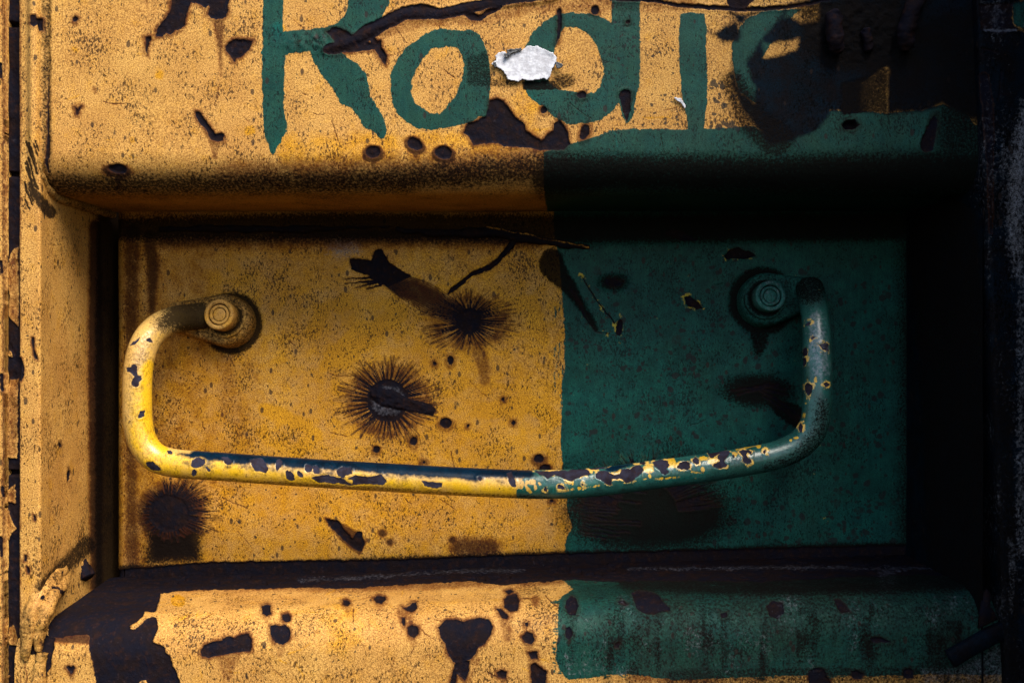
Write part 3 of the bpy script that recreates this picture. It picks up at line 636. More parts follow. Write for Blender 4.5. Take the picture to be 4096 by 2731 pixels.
# ---- lower rail -----------------------------------------------------------------------------
def paint_rail(F):
    F.poly('green', c(8, (1480,860), (1520,880), (1582,935), (1530,962), (1492,1000), (1478,1100), (1482,1250), (1466,1400), (1490,1470), (1525,1510), (1560,1540), (1800,1512), (1950,1500)) + c(9, (0,1542), (300,1530), (680,1514), (880,1510), (1300,1514), (1660,1504), (2600,1504), (2600,600)) + [(2230,2200)])
    for k in range(70):
        x = random.uniform(2210, 3700); y = 2700 + random.uniform(-12, 12)
        F.line('green', [(x, y), (x + random.uniform(8, 30), y + random.uniform(-3, 3))], random.uniform(1, 4))
    for k in range(26):
        y = random.uniform(2400, 2690); F.line('green', [(2226 - random.uniform(0, 22), y), (2244, y + random.uniform(-4, 4))], random.uniform(1, 3))
    # bare crusted steel along the top of the rail, dark bare sheet at its left end
    F.poly('chip', [(150,2150), (4200,2100), (4200,2290)] + c(9, (1200,850), (600,880), (0,880)) + c(8, (2352,880), (2000,880), (1700,880), (1500,872), (1300,880), (1100,905), (900,885), (560,890), (300,905), (160,918), (0,925)) + c(7, (2100,918), (1700,930), (1400,938), (1200,945), (1080,962), (1060,1040), (1050,1090)) + [(300,2400), (150,2330)])
    F.poly('chip', c(10, (500,800), (560,700), (640,620), (900,560), (1740,560), (1742,600), (1692,690), (1690,790), (1590,780), (1560,860), (1440,930), (1400,975), (1440,985), (1560,890), (1640,850), (1690,860), (1705,980), (1640,1130), (1770,1165), (1785,1230), (1840,1290), (1868,1400), (1900,1440), (1960,1600), (2060,1800), (1120,1800), (1040,1568), (1005,1350), (958,1200), (975,1080), (960,1040), (760,1050), (660,1080), (590,1078), (530,1060)))
    F.poly('chip', c(10, (440,1000), (590,1085), (575,1250), (555,1380), (500,1480), (480,1800), (430,1800), (450,1300), (440,1150)))
    F.soft('stain', F.poly_sdf(c(10, (600,1050), (980,1040), (960,1130), (600,1110))), -2, 22, .85)
    F.soft('stain', F.poly_sdf([(640,2340), (1400,2335), (2240,2318), (2240,2328), (1400,2350), (640,2352)]), 0, 34, .62)
    F.cut('chip', F.poly_sdf(c(10, (1400,950), (1480,890), (1540,840), (1560,795), (1590,790), (1600,830), (1690,795), (1690,840), (1580,870), (1500,940), (1420,968))))
    F.cut('chip', F.poly_sdf(c(10, (1480,1580), (1520,1535), (1570,1540), (1600,1600), (1580,1800), (1470,1800))))
    for pts in ((7,(1765,1050),(1790,1038),(1822,1045),(1818,1100),(1790,1115),(1762,1100)), (7,(1900,1110),(1930,1097),(1955,1120),(1950,1150),(1915,1160),(1895,1140)),
                (7,(1815,1180),(1850,1172),(1885,1182),(1910,1172),(1945,1195),(1955,1230),(1935,1280),(1900,1305),(1850,1290),(1825,1250)),
                (7,(1348,1345),(1375,1305),(1430,1285),(1490,1275),(1520,1252),(1550,1245),(1580,1258),(1620,1235),(1665,1232),(1690,1265),(1695,1310),(1680,1345),(1620,1352),(1560,1362),(1480,1378),(1400,1388),(1360,1380)),
                (8,(35,1010),(60,1004),(88,1025),(70,1048),(40,1035)), (8,(245,990),(270,968),(310,975),(325,1005),(300,1025),(265,1020)),
                (8,(430,1045),(465,1060),(500,1020),(528,1020),(530,1060),(500,1085),(460,1070)), (8,(470,1190),(500,1175),(540,1185),(545,1230),(520,1260),(480,1240)),
                (8,(430,1120),(452,1118),(450,1180),(430,1150)),
                (8,(680,1190),(730,1140),(800,1135),(850,1145),(910,1130),(960,1118),(1020,1140),(1045,1185),(1030,1240),(990,1300),(940,1330),(905,1390),(850,1425),(780,1420),(750,1370),(730,1310),(690,1260)),
                (8,(790,1420),(885,1412),(885,1480),(860,1550),(800,1500),(795,1600),(750,1600),(765,1520)),
                (8,(1120,1000),(1150,970),(1205,965),(1222,1010),(1205,1075),(1160,1080),(1125,1050)), (8,(1125,940),(1160,930),(1185,950),(1150,968)),
                (8,(1070,1060),(1100,1065),(1150,1110),(1140,1130),(1100,1120)), (8,(1235,1250),(1270,1215),(1315,1230),(1330,1270),(1300,1300),(1255,1290)), (8,(1255,1155),(1280,1152),(1278,1180),(1260,1180)),
                (8,(1280,1355),(1340,1345),(1345,1400),(1300,1400)), (8,(1295,1440),(1330,1425),(1365,1460),(1405,1485),(1395,1600),(1310,1600),(1300,1500)),
                (8,(1070,1490),(1100,1475),(1140,1490),(1130,1530),(1080,1525)),
                (8,(1535,1010),(1570,975),(1600,990),(1618,1050),(1600,1105),(1555,1105),(1528,1060)), (8,(1970,960),(2030,940),(2100,950),(2160,975),(2190,1020),(2240,1060),(2240,1085),(2170,1080),(2120,1105),(2060,1090),(2010,1060)),
                (8,(1530,1190),(1560,1180),(1585,1230),(1560,1270),(1530,1250)), (8,(1880,1015),(1920,1008),(1960,1040),(1930,1050)), (8,(1865,1300),(1900,1290),(1890,1330),(1860,1330)),
                (9,(900,1480),(960,1455),(1010,1470),(1050,1550),(1050,1700),(910,1700),(905,1540)), (9,(1185,1480),(1230,1472),(1270,1500),(1260,1535),(1200,1530)), (9,(1540,1475),(1580,1455),(1612,1480),(1605,1525),(1550,1525)),
                (9,(620,1045),(670,1010),(730,1020),(740,1090),(700,1140),(640,1110)), (9,(1075,1005),(1120,1010),(1185,1090),(1120,1095)), (9,(310,1090),(360,1080),(362,1115),(315,1120)), (9,(1310,1260),(1380,1250),(1470,1290),(1340,1290)),
                (10,(705,1390),(740,1375),(770,1395),(790,1375),(812,1400),(790,1440),(765,1465),(730,1430))):
        pl = c(*pts); F.poly('chip', pl); F.soft('stain', F.poly_sdf(pl), -2, 28, .72)
        cx = sum(p[0] for p in pl) / len(pl); yb_ = max(p[1] for p in pl); wd = (max(p[0] for p in pl) - min(p[0] for p in pl)) * .3
        F.soft('stain', F.line_sdf([(cx, yb_ - 6), (cx + random.uniform(-5, 5), yb_ + 14 + wd)], [wd * .7, wd * .2]), -3, 26, .5)
    for q in ((440,1080,500,1250,34), (1110,1080,1150,1260,40), (1330,1000,1330,1030,14), (2040,930,2000,960,22)):
        F.soft('stain', F.line_sdf(c(8, q[:2], q[2:4]), [q[4] / 1.68, q[4] / 4]), -4, 26, .6)
    for k, x, y0, y1, wd in ((8,1570,1110,1420,34), (8,2060,1080,1420,40), (8,2150,1090,1500,36), (9,330,1110,1520,44), (9,705,1120,1500,50), (9,1180,1120,1560,50), (9,1375,1290,1540,52), (9,1610,980,1140,30), (8,1900,1000,1420,34), (9,60,980,1300,30)):
        F.soft('grime_shade', F.line_sdf(c(k, (x, y0), (x + 6, y1)), [wd / 1.68, wd / 2.6]), -18, 34, random.uniform(.25, .5))
    j = F.box(2260, 2330, 4200, 2760); F.f['grime_shade'][j] = np.maximum(F.f['grime_shade'][j], np.clip(.30 + .95 * fbm(F.x0[j] / 48, F.y0[j] / 420, 51, 4) + .5 * fbm(F.x0[j] / 60, F.y0[j] / 60, 52), 0, .8) * sstep(2250, 2420, F.x0[j]))
    F.soft('grime_shade', F.poly_sdf([(2300,2350), (4200,2330), (4200,2500), (3000,2470), (2500,2440)]), -30, 110, .40)
    F.soft('grime_shade', F.poly_sdf([(2700,2350), (4200,2300), (4200,2900), (2700,2900)]), -20, 160, .30)
    F.f['stain'][j] = np.maximum(F.f['stain'][j], np.clip(.40 + .9 * fbm(F.x0[j] / 110, F.y0[j] / 190, 58, 4), 0, .75) * sstep(2250, 2500, F.x0[j]))
    F.soft('grime_shade', F.line_sdf([(2700,2715), (4000,2700)], 30), 0, 30, .5)
    j = F.box(2260, 2380, 3900, 2700); F.f['pale'][j] = np.maximum(F.f['pale'][j], np.clip(.16 + .9 * fbm(F.x0[j] / 90, F.y0[j] / 160, 57, 3), 0, .42))
    F.soft('grime_shade', F.poly_sdf(c(9, (1670,1400), (1900,1470), (2600,1200), (2600,2000), (1670,2000))), 0, 60, .5)
    F.soft('pale', F.poly_sdf(c(9, (1680,1480), (1900,1480), (2250,1300), (2240,1700), (1680,1700))), -10, 50, .6)
    F.soft('grime_shade', F.line_sdf(c(9, (-300,850), (600,880), (1400,870), (2400,830)), 40), -10, 70, .72)
    F.soft('grime_shade', F.ell_sdf(*c(9, (1000,960))[0], 620, 60), -40, 90, .42)
    F.soft('stain', F.line_sdf(c(9, (2110,950), (2080,1180)), [20, 30]), -6, 12, .6)
    # worn bright streaks on the crest of the crust
    F.soft('pale', F.line_sdf(c(8, (-260,860), (0,850), (400,830), (800,800), (1250,800)), 3), -4, 18, .5)
    F.soft('pale', F.line_sdf(c(9, (-300,790), (260,785), (900,775), (1440,790), (1800,780), (2200,775)), 3), -4, 18, .5)
    F.soft('pale', F.ell_sdf(*c(9, (1430,860))[0], 40, 60), -20, 30, .5)
    # flaking of the crust: long shallow pits
    for k in range(90):
        x = random.uniform(450, 3850); y = 2305 - (x - 450) * 0.020 + random.uniform(-44, 34)
        i, d = F.line_sdf([(x, y), (x + random.uniform(14, 80), y + random.uniform(-5, 3))], [1, random.uniform(2, 6)], 20)
        F.h[i] -= 0.0012 * sstep(4, -3, d)
    i = F.box(300, 2150, 4100, 2345); F.h[i] += 0.0016 * fbm(F.x0[i] / 90, F.y0[i] / 16, 31, 4)
    for _ in range(46):                                     # fine scratches
        x = random.uniform(650, 2220); y = random.uniform(2370, 2731); a = random.gauss(0.5, 0.9); l = random.uniform(20, 110)
        F.soft(random.choice(('fresh', 'stain', 'stain')), F.line_sdf([(x, y), (x + l * math.cos(a) * .5, y + l * math.sin(a) * .5 + 3), (x + l * math.cos(a), y + l * math.sin(a))], random.uniform(.5, 1.3), 20), 0, 3, random.uniform(.4, .9))
    F.dots(260, (640, 2370, 2220, 2731), 2.2, 5.5, .85); F.dots(60, (2260, 2400, 3700, 2680), 3, 9, .6)
    F.soft('fresh', F.ell_sdf(*c(7, (1195,1010))[0], 24, 20), 0, 6, .9)
    F.soft('fresh', F.ell_sdf(*c(8, (20,1200))[0], 60, 90), -30, 60, .5)

xs = axis(float(wx(60, 0)), float(wx(4010, 0)), ST, float(wx(58, 0)), 0.285)
zb = float(wz(2272, DEPTH)); zf = zb - RAD
phi = np.linspace(0, np.pi / 2, int(RAD * np.pi / 2 / ST))[:-1]
prof = [(DEPTH + 0.004 - (DEPTH + 0.004 - RAD) * t, zb + 0.002 * (1 - t)) for t in np.linspace(0, 1, 110)[:-1]] + \
       [(RAD - RAD * math.sin(p), zb - RAD + RAD * math.cos(p)) for p in phi] + \
       [(0.0, z) for z in axis(float(wz(2760, 0)), zf, ST, -0.34, zf)[::-1]]
prof = np.array(prof)
G = np.zeros((len(prof), len(xs), 3)); G[..., 0] = xs; G[..., 1] = prof[:, :1]; G[..., 2] = prof[:, 1:] + 0.031 * xs
sheet('lower_rail', G, paint_rail, M_BODY, BODY, face=(0, -1, 0.5), label='rounded lower rail with blistered yellow and green paint and a crusted rusty top')

# ---- left side: edge flange, recess side wall, rusted seam, neighbouring sheet ---------------
def paint_flange(F):
    for pts in ((1,(205,110),(235,103),(245,130),(282,128),(288,205),(260,217),(250,165),(225,182),(205,160)),
                (4,(205,760),(225,755),(228,830),(250,880),(255,910),(235,900),(215,820)), (4,(122,890),(140,890),(165,960),(160,1010),(135,1050),(122,1040)),
                (7,(225,430),(240,440),(238,475),(222,470)), (7,(160,700),(182,700),(182,740),(165,745)), (7,(182,780),(200,790),(198,830),(182,825)),
                (10,(290,1010),(370,960),(385,1020),(345,1130),(385,1230),(400,1420),(400,1800),(290,1800),(300,1500),(265,1280))):
        F.poly('chip', c(*pts)); F.soft('stain', F.poly_sdf(c(*pts)), 2, 14, .6)
    F.ell('chip', *c(7, (458,165))[0], 6, 24); F.ell('chip', *c(4, (400,1475))[0], 5, 12)
    F.soft('grime_shade', F.line_sdf([(196,-200), (192,650)], 8), 0, 22, .55)
    F.soft('grime_shade', F.line_sdf([(118,735), (150,790), (200,850)], [4, 14, 22]), -4, 14, .8)
    F.soft('stain', F.line_sdf([(82,-200), (80,600), (76,1500), (78,2800)], 2), 0, 10, .6)
    for k in range(30):
        y = random.uniform(560, 800); x = 95 + random.uniform(0, 50)
        F.soft('grime_shade', F.line_sdf([(x, y), (x + 14, y + random.uniform(30, 60))], 1.5), 0, 5, .8)
    F.soft('stain', F.line_sdf([(378,900), (385,1500), (385,2350)], [16, 26, 18]), -10, 26, 1)
    F.soft('grime_shade', F.line_sdf([(440,850), (440,1500), (440,2350)], [40, 46, 46]), -10, 40, .95)  # black strip at the back edge, shade of the slot painted in
    F.soft('grime_shade', F.line_sdf([(350,2180), (250,2270), (160,2350)], [30, 24, 12]), -10, 26, .7)
    F.dots(160, (90, 300, 350, 2600), 2, 5, .8)
# profile across the flange, round the bend and back along the recess wall
yprof = [(float(wx(76, 0)), 0.006), (float(wx(76, 0)), 0.001)] + [(x, 0.0) for x in np.linspace(float(wx(80, 0)), float(wx(146, 0)), 22)] + \
        [(float(wx(150, 0)) + 0.0015 * math.sin(t), 0.0015 - 0.0015 * math.cos(t)) for t in np.linspace(0.1, np.pi / 2, 7)]
bx0 = yprof[-1][0]
yprof += [(bx0 - 0.0040 * t, 0.0018 + 0.128 * t) for t in np.linspace(0, 1, 150)[1:]]
yprof = np.array(yprof)
zs = axis(float(wz(2760, 0)), float(wz(-30, 0)), ST * 1.1, -0.34, 0.33)[::-1]
G = np.zeros((len(zs), len(yprof), 3)); G[..., 0] = yprof[:, 0]; G[..., 1] = yprof[:, 1]; G[..., 2] = zs[:, None]
# the upright bead pressed into the flange beside the lettering
bead = np.exp(-((yprof[:, 0] - float(wx(140, 0))) / 0.0032) ** 2) * (yprof[:, 1] < 0.003)
G[..., 1] -= 0.0035 * bead[None, :] * sstep(float(wz(760, 0)), float(wz(560, 0)), zs)[:, None]
sheet('recess_side', G, paint_flange, M_BODY, BODY, face=(0.4, -0.9, 0), label='yellow left side wall of the recess with its narrow front flange')

def paint_seam(F):
    F.f['chip'][:] = -30
    for pts in ((4,(100,160),(125,145),(125,690),(100,660),(60,620),(50,560),(65,480),(40,300),(70,200)), (4,(60,1040),(122,1030),(118,1570),(25,1560),(30,1300)), (7,(50,270),(100,225),(105,360),(55,345)),
                (7,(25,370),(60,400),(108,520),(60,600),(22,600)), (10,(90,980),(140,940),(190,1080),(190,1165),(100,1160),(75,1090)), (10,(45,1480),(130,1490),(90,1520),(45,1525)), (4,(60,840),(85,850),(80,890),(50,870))):
        F.cut('chip', F.poly_sdf(c(*pts))); F.soft('stain', F.poly_sdf(c(*pts)), -12, 8, .55)
    i = np.arange(F.x.size)
    F.h += 0.0022 * fbm(F.x0 / 30, F.y0 / 60, 41, 4)
    for y in (95, 695, 1890): 
        j, d = F.line_sdf([(10, y), (90, y + 4)], 5); F.h[j] -= 0.004 * sstep(8, 0, d)
xs = np.linspace(float(wx(10, 0.004)), float(wx(90, 0.004)), 24)
G = np.zeros((len(zs), 24, 3)); G[..., 0] = xs; G[..., 1] = 0.004; G[..., 2] = zs[:, None]
sheet('rusted_seam', G, paint_seam, M_BODY, BODY, label='dark crusted upright seam with flakes of yellow paint')

def paint_outer(F):
    F.f['chip'][:] = 40
    for q in ((2,1050,40), (4,1500,60), (2,2150,70), (0,260,50), (10,1950,30)):
        F.line('chip', [(q[0], q[1]), (q[0] + 4, q[1] + q[2])], 7)
    F.soft('stain', F.line_sdf([(14,-200), (12,2900)], 2), 0, 9, .7)
xs = axis(float(wx(-60, 0)), float(wx(16, 0)), ST * 1.5, -0.42, float(wx(17, 0)))
G = np.zeros((len(zs), len(xs) + 1, 3)); G[:, :-1, 0] = xs; G[:, -1, 0] = xs[-1]; G[:, -1, 1] = 0.008; G[..., 2] = zs[:, None]
sheet('side_sheet', G, paint_outer, M_BODY, BODY, label='yellow sheet left of the crusted seam')

# dark pan behind the slot at the left of the back sheet
me = mesh_from('recess_pan', [(-0.30, 0.132, -0.22), (-0.20, 0.132, -0.22), (-0.20, 0.132, 0.12), (-0.30, 0.132, 0.12)], [(0, 1, 2, 3)])
put_fields(me, np.array([1, -1, 0, 1.0]), np.array([1, 0, 0, 0.0])); obj('slot_back', me, M_BODY, BODY)

# ---- right side: recess wall, upright post ----------------------------------------------------
def paint_rwall(F):
    F.f['green'][:] = -40; F.f['navy'][:] = -40  # navy over the green stands in for shade on this wall
    F.soft('grime_shade', F.line_sdf([(3720,500), (3820,1400), (3860,2400)], 120), 0, 60, .6)
    F.dots(60, (3650, 900, 3950, 2300), 4, 14, .8)
ys = np.linspace(-0.002, 0.12, 60)
G = np.zeros((len(zs), 60, 3)); G[..., 0] = float(wx(3925, 0)) - 0.002 * (ys / 0.12); G[..., 1] = ys; G[..., 2] = zs[:, None]
sheet('recess_side', G, paint_rwall, M_BODY, BODY, face=(-1, 0, 0), label='green right side wall of the recess, its shade painted on dark')

def paint_post(F):
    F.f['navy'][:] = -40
    F.f['pale'][:] = np.clip(.22 + .9 * fbm(F.x0 / 60, F.y0 / 240, 81, 4), 0, .5)
    F.soft('pale', F.line_sdf([(4120,420), (4075,620), (4060,900), (4075,1100)], [20, 30, 28, 10]), -40, 80, .75)  # pale patch down the upper post
    F.soft('pale', F.line_sdf([(4090,1100), (4080,1700), (4090,2200)], [14, 10, 24]), -10, 40, .5)
    F.soft('pale', F.line_sdf([(4042,2150), (4046,2260), (4044,2450)], [6, 14, 4]), -4, 16, .55)
    F.line('chip', c(3, (2080,520), (2105,700), (2120,900), (2115,1080)), [14, 16, 14, 5])
    F.soft('stain', F.line_sdf(c(3, (2080,520), (2105,700), (2120,900), (2125,1100), (2130,1562)), [18, 20, 18, 10, 5]), -2, 10, .9)
    F.cut('navy', F.poly_sdf(c(3, (2290,40), (2352,20), (2352,220), (2280,160)))); F.poly('green', c(3, (2270,20), (2400,0), (2400,230), (2280,160)))
    F.poly('chip', c(3, (2050,30), (2280,20), (2260,120), (2300,205), (2190,225), (2060,210)))
    F.soft('pale', F.line_sdf(c(3, (2100,208), (2290,200)), 3), 0, 6, .8)
    for q in ((2075,330,2170,350,10), (2200,480,2180,680,6), (2180,640,2280,630,4), (2160,1135,2165,1140,16)): F.line('chip', c(3, q[:2], q[2:4]), q[4] / 2)
    F.soft('grime_shade', F.line_sdf([(4000,1400), (4040,2700)], 30), 0, 30, .5)
def post_x(z, y): 
    py = CY - z * FPX / (D - 0.006)
    return wx(3908 + (4028 - 3908) * py / 2731.0, -0.006)
pp = [(0.0, 0.03), (0.0, 0.0)] + [(0.0025 - 0.0025 * math.cos(t), -0.0035 - 0.0025 * math.sin(t)) for t in np.linspace(0, np.pi / 2, 6)] + [(x, -0.006) for x in np.linspace(0.004, 0.036, 44)]
pp = np.array(pp)
G = np.zeros((len(zs), len(pp), 3)); ex = post_x(np.clip(zs, -0.24, 0.24), 0)
G[..., 0] = ex[:, None] + pp[:, 0]; G[..., 1] = pp[:, 1]; G[..., 2] = zs[:, None]
sheet('corner_post', G, paint_post, M_BODY, BODY, label='dark upright corner post with a pale strip')
# unseen panel added forward of the post, to shade the right side
def paint_shade_panel(F):
    F.f['navy'][:] = -40; F.f['grime_shade'][:] = .4
BLOCK_X, BLOCK_Y = 0.289, -0.27
ya = np.linspace(-0.004, BLOCK_Y, 40); xa = np.linspace(BLOCK_X, BLOCK_X + 0.16, 16)[1:]
pr = np.array([(BLOCK_X, y) for y in ya] + [(x, BLOCK_Y) for x in xa])
zc = np.linspace(-0.36, 0.55, 60)
G = np.zeros((60, len(pr), 3)); G[..., 0] = pr[:, 0]; G[..., 1] = pr[:, 1]; G[..., 2] = zc[:, None]
sheet('shade_panel', G, paint_shade_panel, M_BODY, BODY, face=(-1, -1, 0), relief=False, label='dark unseen panel added at the right to block light')

# ---- welds, rods, strap ------------------------------------------------------------------------
def p_yel(F):
    F.f['grime_shade'][:] = np.clip(.26 + .7 * fbm(F.x0 / 30, F.y0 / 44, 61), 0, .8); F.f['chip'][:] = 14 + 60 * fbm(F.x0 / 40, F.y0 / 40, 62)
def p_yel_dirty(F): F.f['grime_shade'][:] = .42 + .3 * fbm(F.x0 / 40, F.y0 / 40, 3)
def p_rust(F): F.f['chip'][:] = -30
def p_black(F): F.f['chip'][:] = -30; F.f['grime_shade'][:] = .6
def p_crust(F):
    F.f['chip'][:] = -30; F.cut('chip', F.line_sdf(c(5, (1000,20), (1200,50), (1690,150)), 2)); F.f['fresh'][:] = .6
# bead in the upper left corner, following the rolled lip back into the recess
xw = float(wx(150, 0)) + 0.001
arc = [(xw + 0.000, RAD - RAD * math.cos(p) - 0.001, ZL - RAD * math.sin(p) - 0.001) for p in np.linspace(0.15, np.pi / 2, 12)] + [(xw, y, Z_CEIL - 0.001) for y in np.linspace(RAD, DEPTH, 8)[1:]]
tube('weld_bead', catmull(arc, 150), np.interp(np.linspace(0, 1, 150), [0, .3, 1], [.0012, .0028, .0026]), 20, p_yel_dirty, M_HARD, BODY, lump=0.0010, lump_scale=30, label='yellow-painted weld bead in the upper left corner')
# lumpy welds in the lower left corner
def lz(y, x): return zb + 0.031 * x + (0 if y > RAD else -(RAD - math.sqrt(max(0, RAD ** 2 - (RAD - y) ** 2))))
def strand(pts, r, paint, lump, lab=None, ls=48):
    pw = [P(*q) for q in pts]
    n = 130
    return tube('weld_bead', catmull(pw, n), np.array(np.interp(np.linspace(0, 1, n), np.linspace(0, 1, len(r)), r)), 24, paint, M_BODY, BODY, lump=lump, lump_scale=ls, seed=random.randint(1, 90), label=lab, relief=1.0)
strand([(255,2262,.052), (222,2290,.030), (188,2340,.012), (150,2400,.002), (122,2470,-.001), (108,2560,-.001), (104,2640,.0)], [.003,.0048,.006,.006,.005,.004,.002], p_yel, .0016, 'thick yellow weld bead running down the lower left corner')
strand([(262,2300,.050), (225,2345,.022), (198,2400,.006), (176,2460,.000), (160,2530,-.001), (152,2600,.0)], [.004,.005,.0055,.005,.004,.002], p_yel, .0016)
strand([(215,2280,.044), (250,2262,.052), (300,2275,.060), (345,2292,.066)], [.005,.0075,.007,.004], p_yel_dirty, .003, 'dirty lumpy weld bead on the end of the ledge')
strand([(325,2190,.070), (318,2230,.066), (326,2268,.062), (350,2310,.060)], [.002,.004,.006,.005], p_rust, .002, 'rusty weld bead up the side wall')
strand([(170,2610,.000), (160,2680,.000), (158,2780,.000)], [.003,.004,.004], p_yel, .0016)
# ridges of old filler hanging along the top of the back sheet
strand([(1585,918,DEPTH-.002), (1760,928,DEPTH-.003), (1960,930,DEPTH-.003), (2120,952,DEPTH-.003), (2260,978,DEPTH-.002), (2358,988,DEPTH)], [.0015,.003,.0028,.0036,.003,.0008], p_crust, .0018, 'black ridge of old filler along the top of the recess')
strand([(2066,950,DEPTH-.001), (2020,1020,DEPTH-.001), (1990,1045,DEPTH)], [.0022,.0016,.0006], p_rust, .001)
strand([(640,918,DEPTH-.002), (900,912,DEPTH-.003), (1200,915,DEPTH-.003), (1560,905,DEPTH-.001)], [.002,.0026,.002,.001], p_black, .0018)
# bar stuck across the middle starburst
# two stubs of cut rod at the upper right
def rod(pts, r, lab):
    t = catmull([P(*q) for q in pts], 60)
    tube('rod_stub', t, np.interp(np.linspace(0, 1, 60), [0, .08, .9, 1], [r * .7, r, r * .95, r * .55]), 24, p_black, M_HARD, BODY, lump=.0012, lump_scale=22, seed=12, label=lab)
rod([(3336,50,-.004), (3338,110,-.006), (3345,170,-.006), (3350,212,-.003)], .0046, 'short rusty rod stub welded to the dark corner')
rod([(3690,-40,-.004), (3655,30,-.007), (3630,110,-.007), (3622,205,-.004)], .0050, 'longer bent rod stub near the corner post')
rod([(3462,120,-.001), (3470,165,-.002), (3474,210,-.0005)], .0030, 'thin rod stub between the two thicker ones')
# flat strap lying across the lower right end of the rail
sp = c(9, (1818,1342), (1872,1446), (2010,1360), (2250,1235), (2250,1118), (2080,1195))
def slab(name, px_pts, Y0, th, mat, A, B, parent, label=None, bev=0.0006):
    v = []
    n = len(px_pts)
    cxm = sum(p[0] for p in px_pts) / n; cym = sum(p[1] for p in px_pts) / n
    for k, (y, s_) in enumerate(((Y0, 1), (Y0 - th + bev, 1), (Y0 - th, 1 - bev / 0.012))):
        for p in px_pts: v.append(P(cxm + (p[0] - cxm) * s_, cym + (p[1] - cym) * s_, Y0)[0:1] + (y,) + P(0, cym + (p[1] - cym) * s_, Y0)[2:])
    v.append(P(cxm, cym, Y0)[0:1] + (Y0 - th,) + P(cxm, cym, Y0)[2:])
    q = [(k * n + i, k * n + (i + 1) % n, (k + 1) * n + (i + 1) % n, (k + 1) * n + i) for k in range(2) for i in range(n)]
    t = [(2 * n + i, 2 * n + (i + 1) % n, 3 * n) for i in range(n)]
    me = mesh_from(name, v, q, t); put_fields(me, A, B)
    return obj(name, me, mat, parent, label)
slab('steel_strap', sp, -0.0005, 0.0035, M_HARD, np.array([1, 1, 0, .3]), np.array([-1, 0, 0, 0.0]), BODY, 'dark flat steel strap across the lower right end of the rail')
slab('rust_flake', c(9, (2075,945), (2100,930), (2120,950), (2118,1040), (2150,1080), (2170,1130), (2090,1170), (2040,1190), (2050,1080)), -0.0004, 0.0016, M_HARD, np.array([1, -1, 1, 0]), np.array([1, 0, 0, 0.0]), BODY, 'brown flake of rust above the strap')
# ------------------------------------------------------------------ the grab handle, bolted to the back of the recess
HANDLE = thing('grab_handle', 'bent steel grab handle, yellow at left and green at right, bolted across the recess', 'handle', P(1900, 1600, DEPTH))

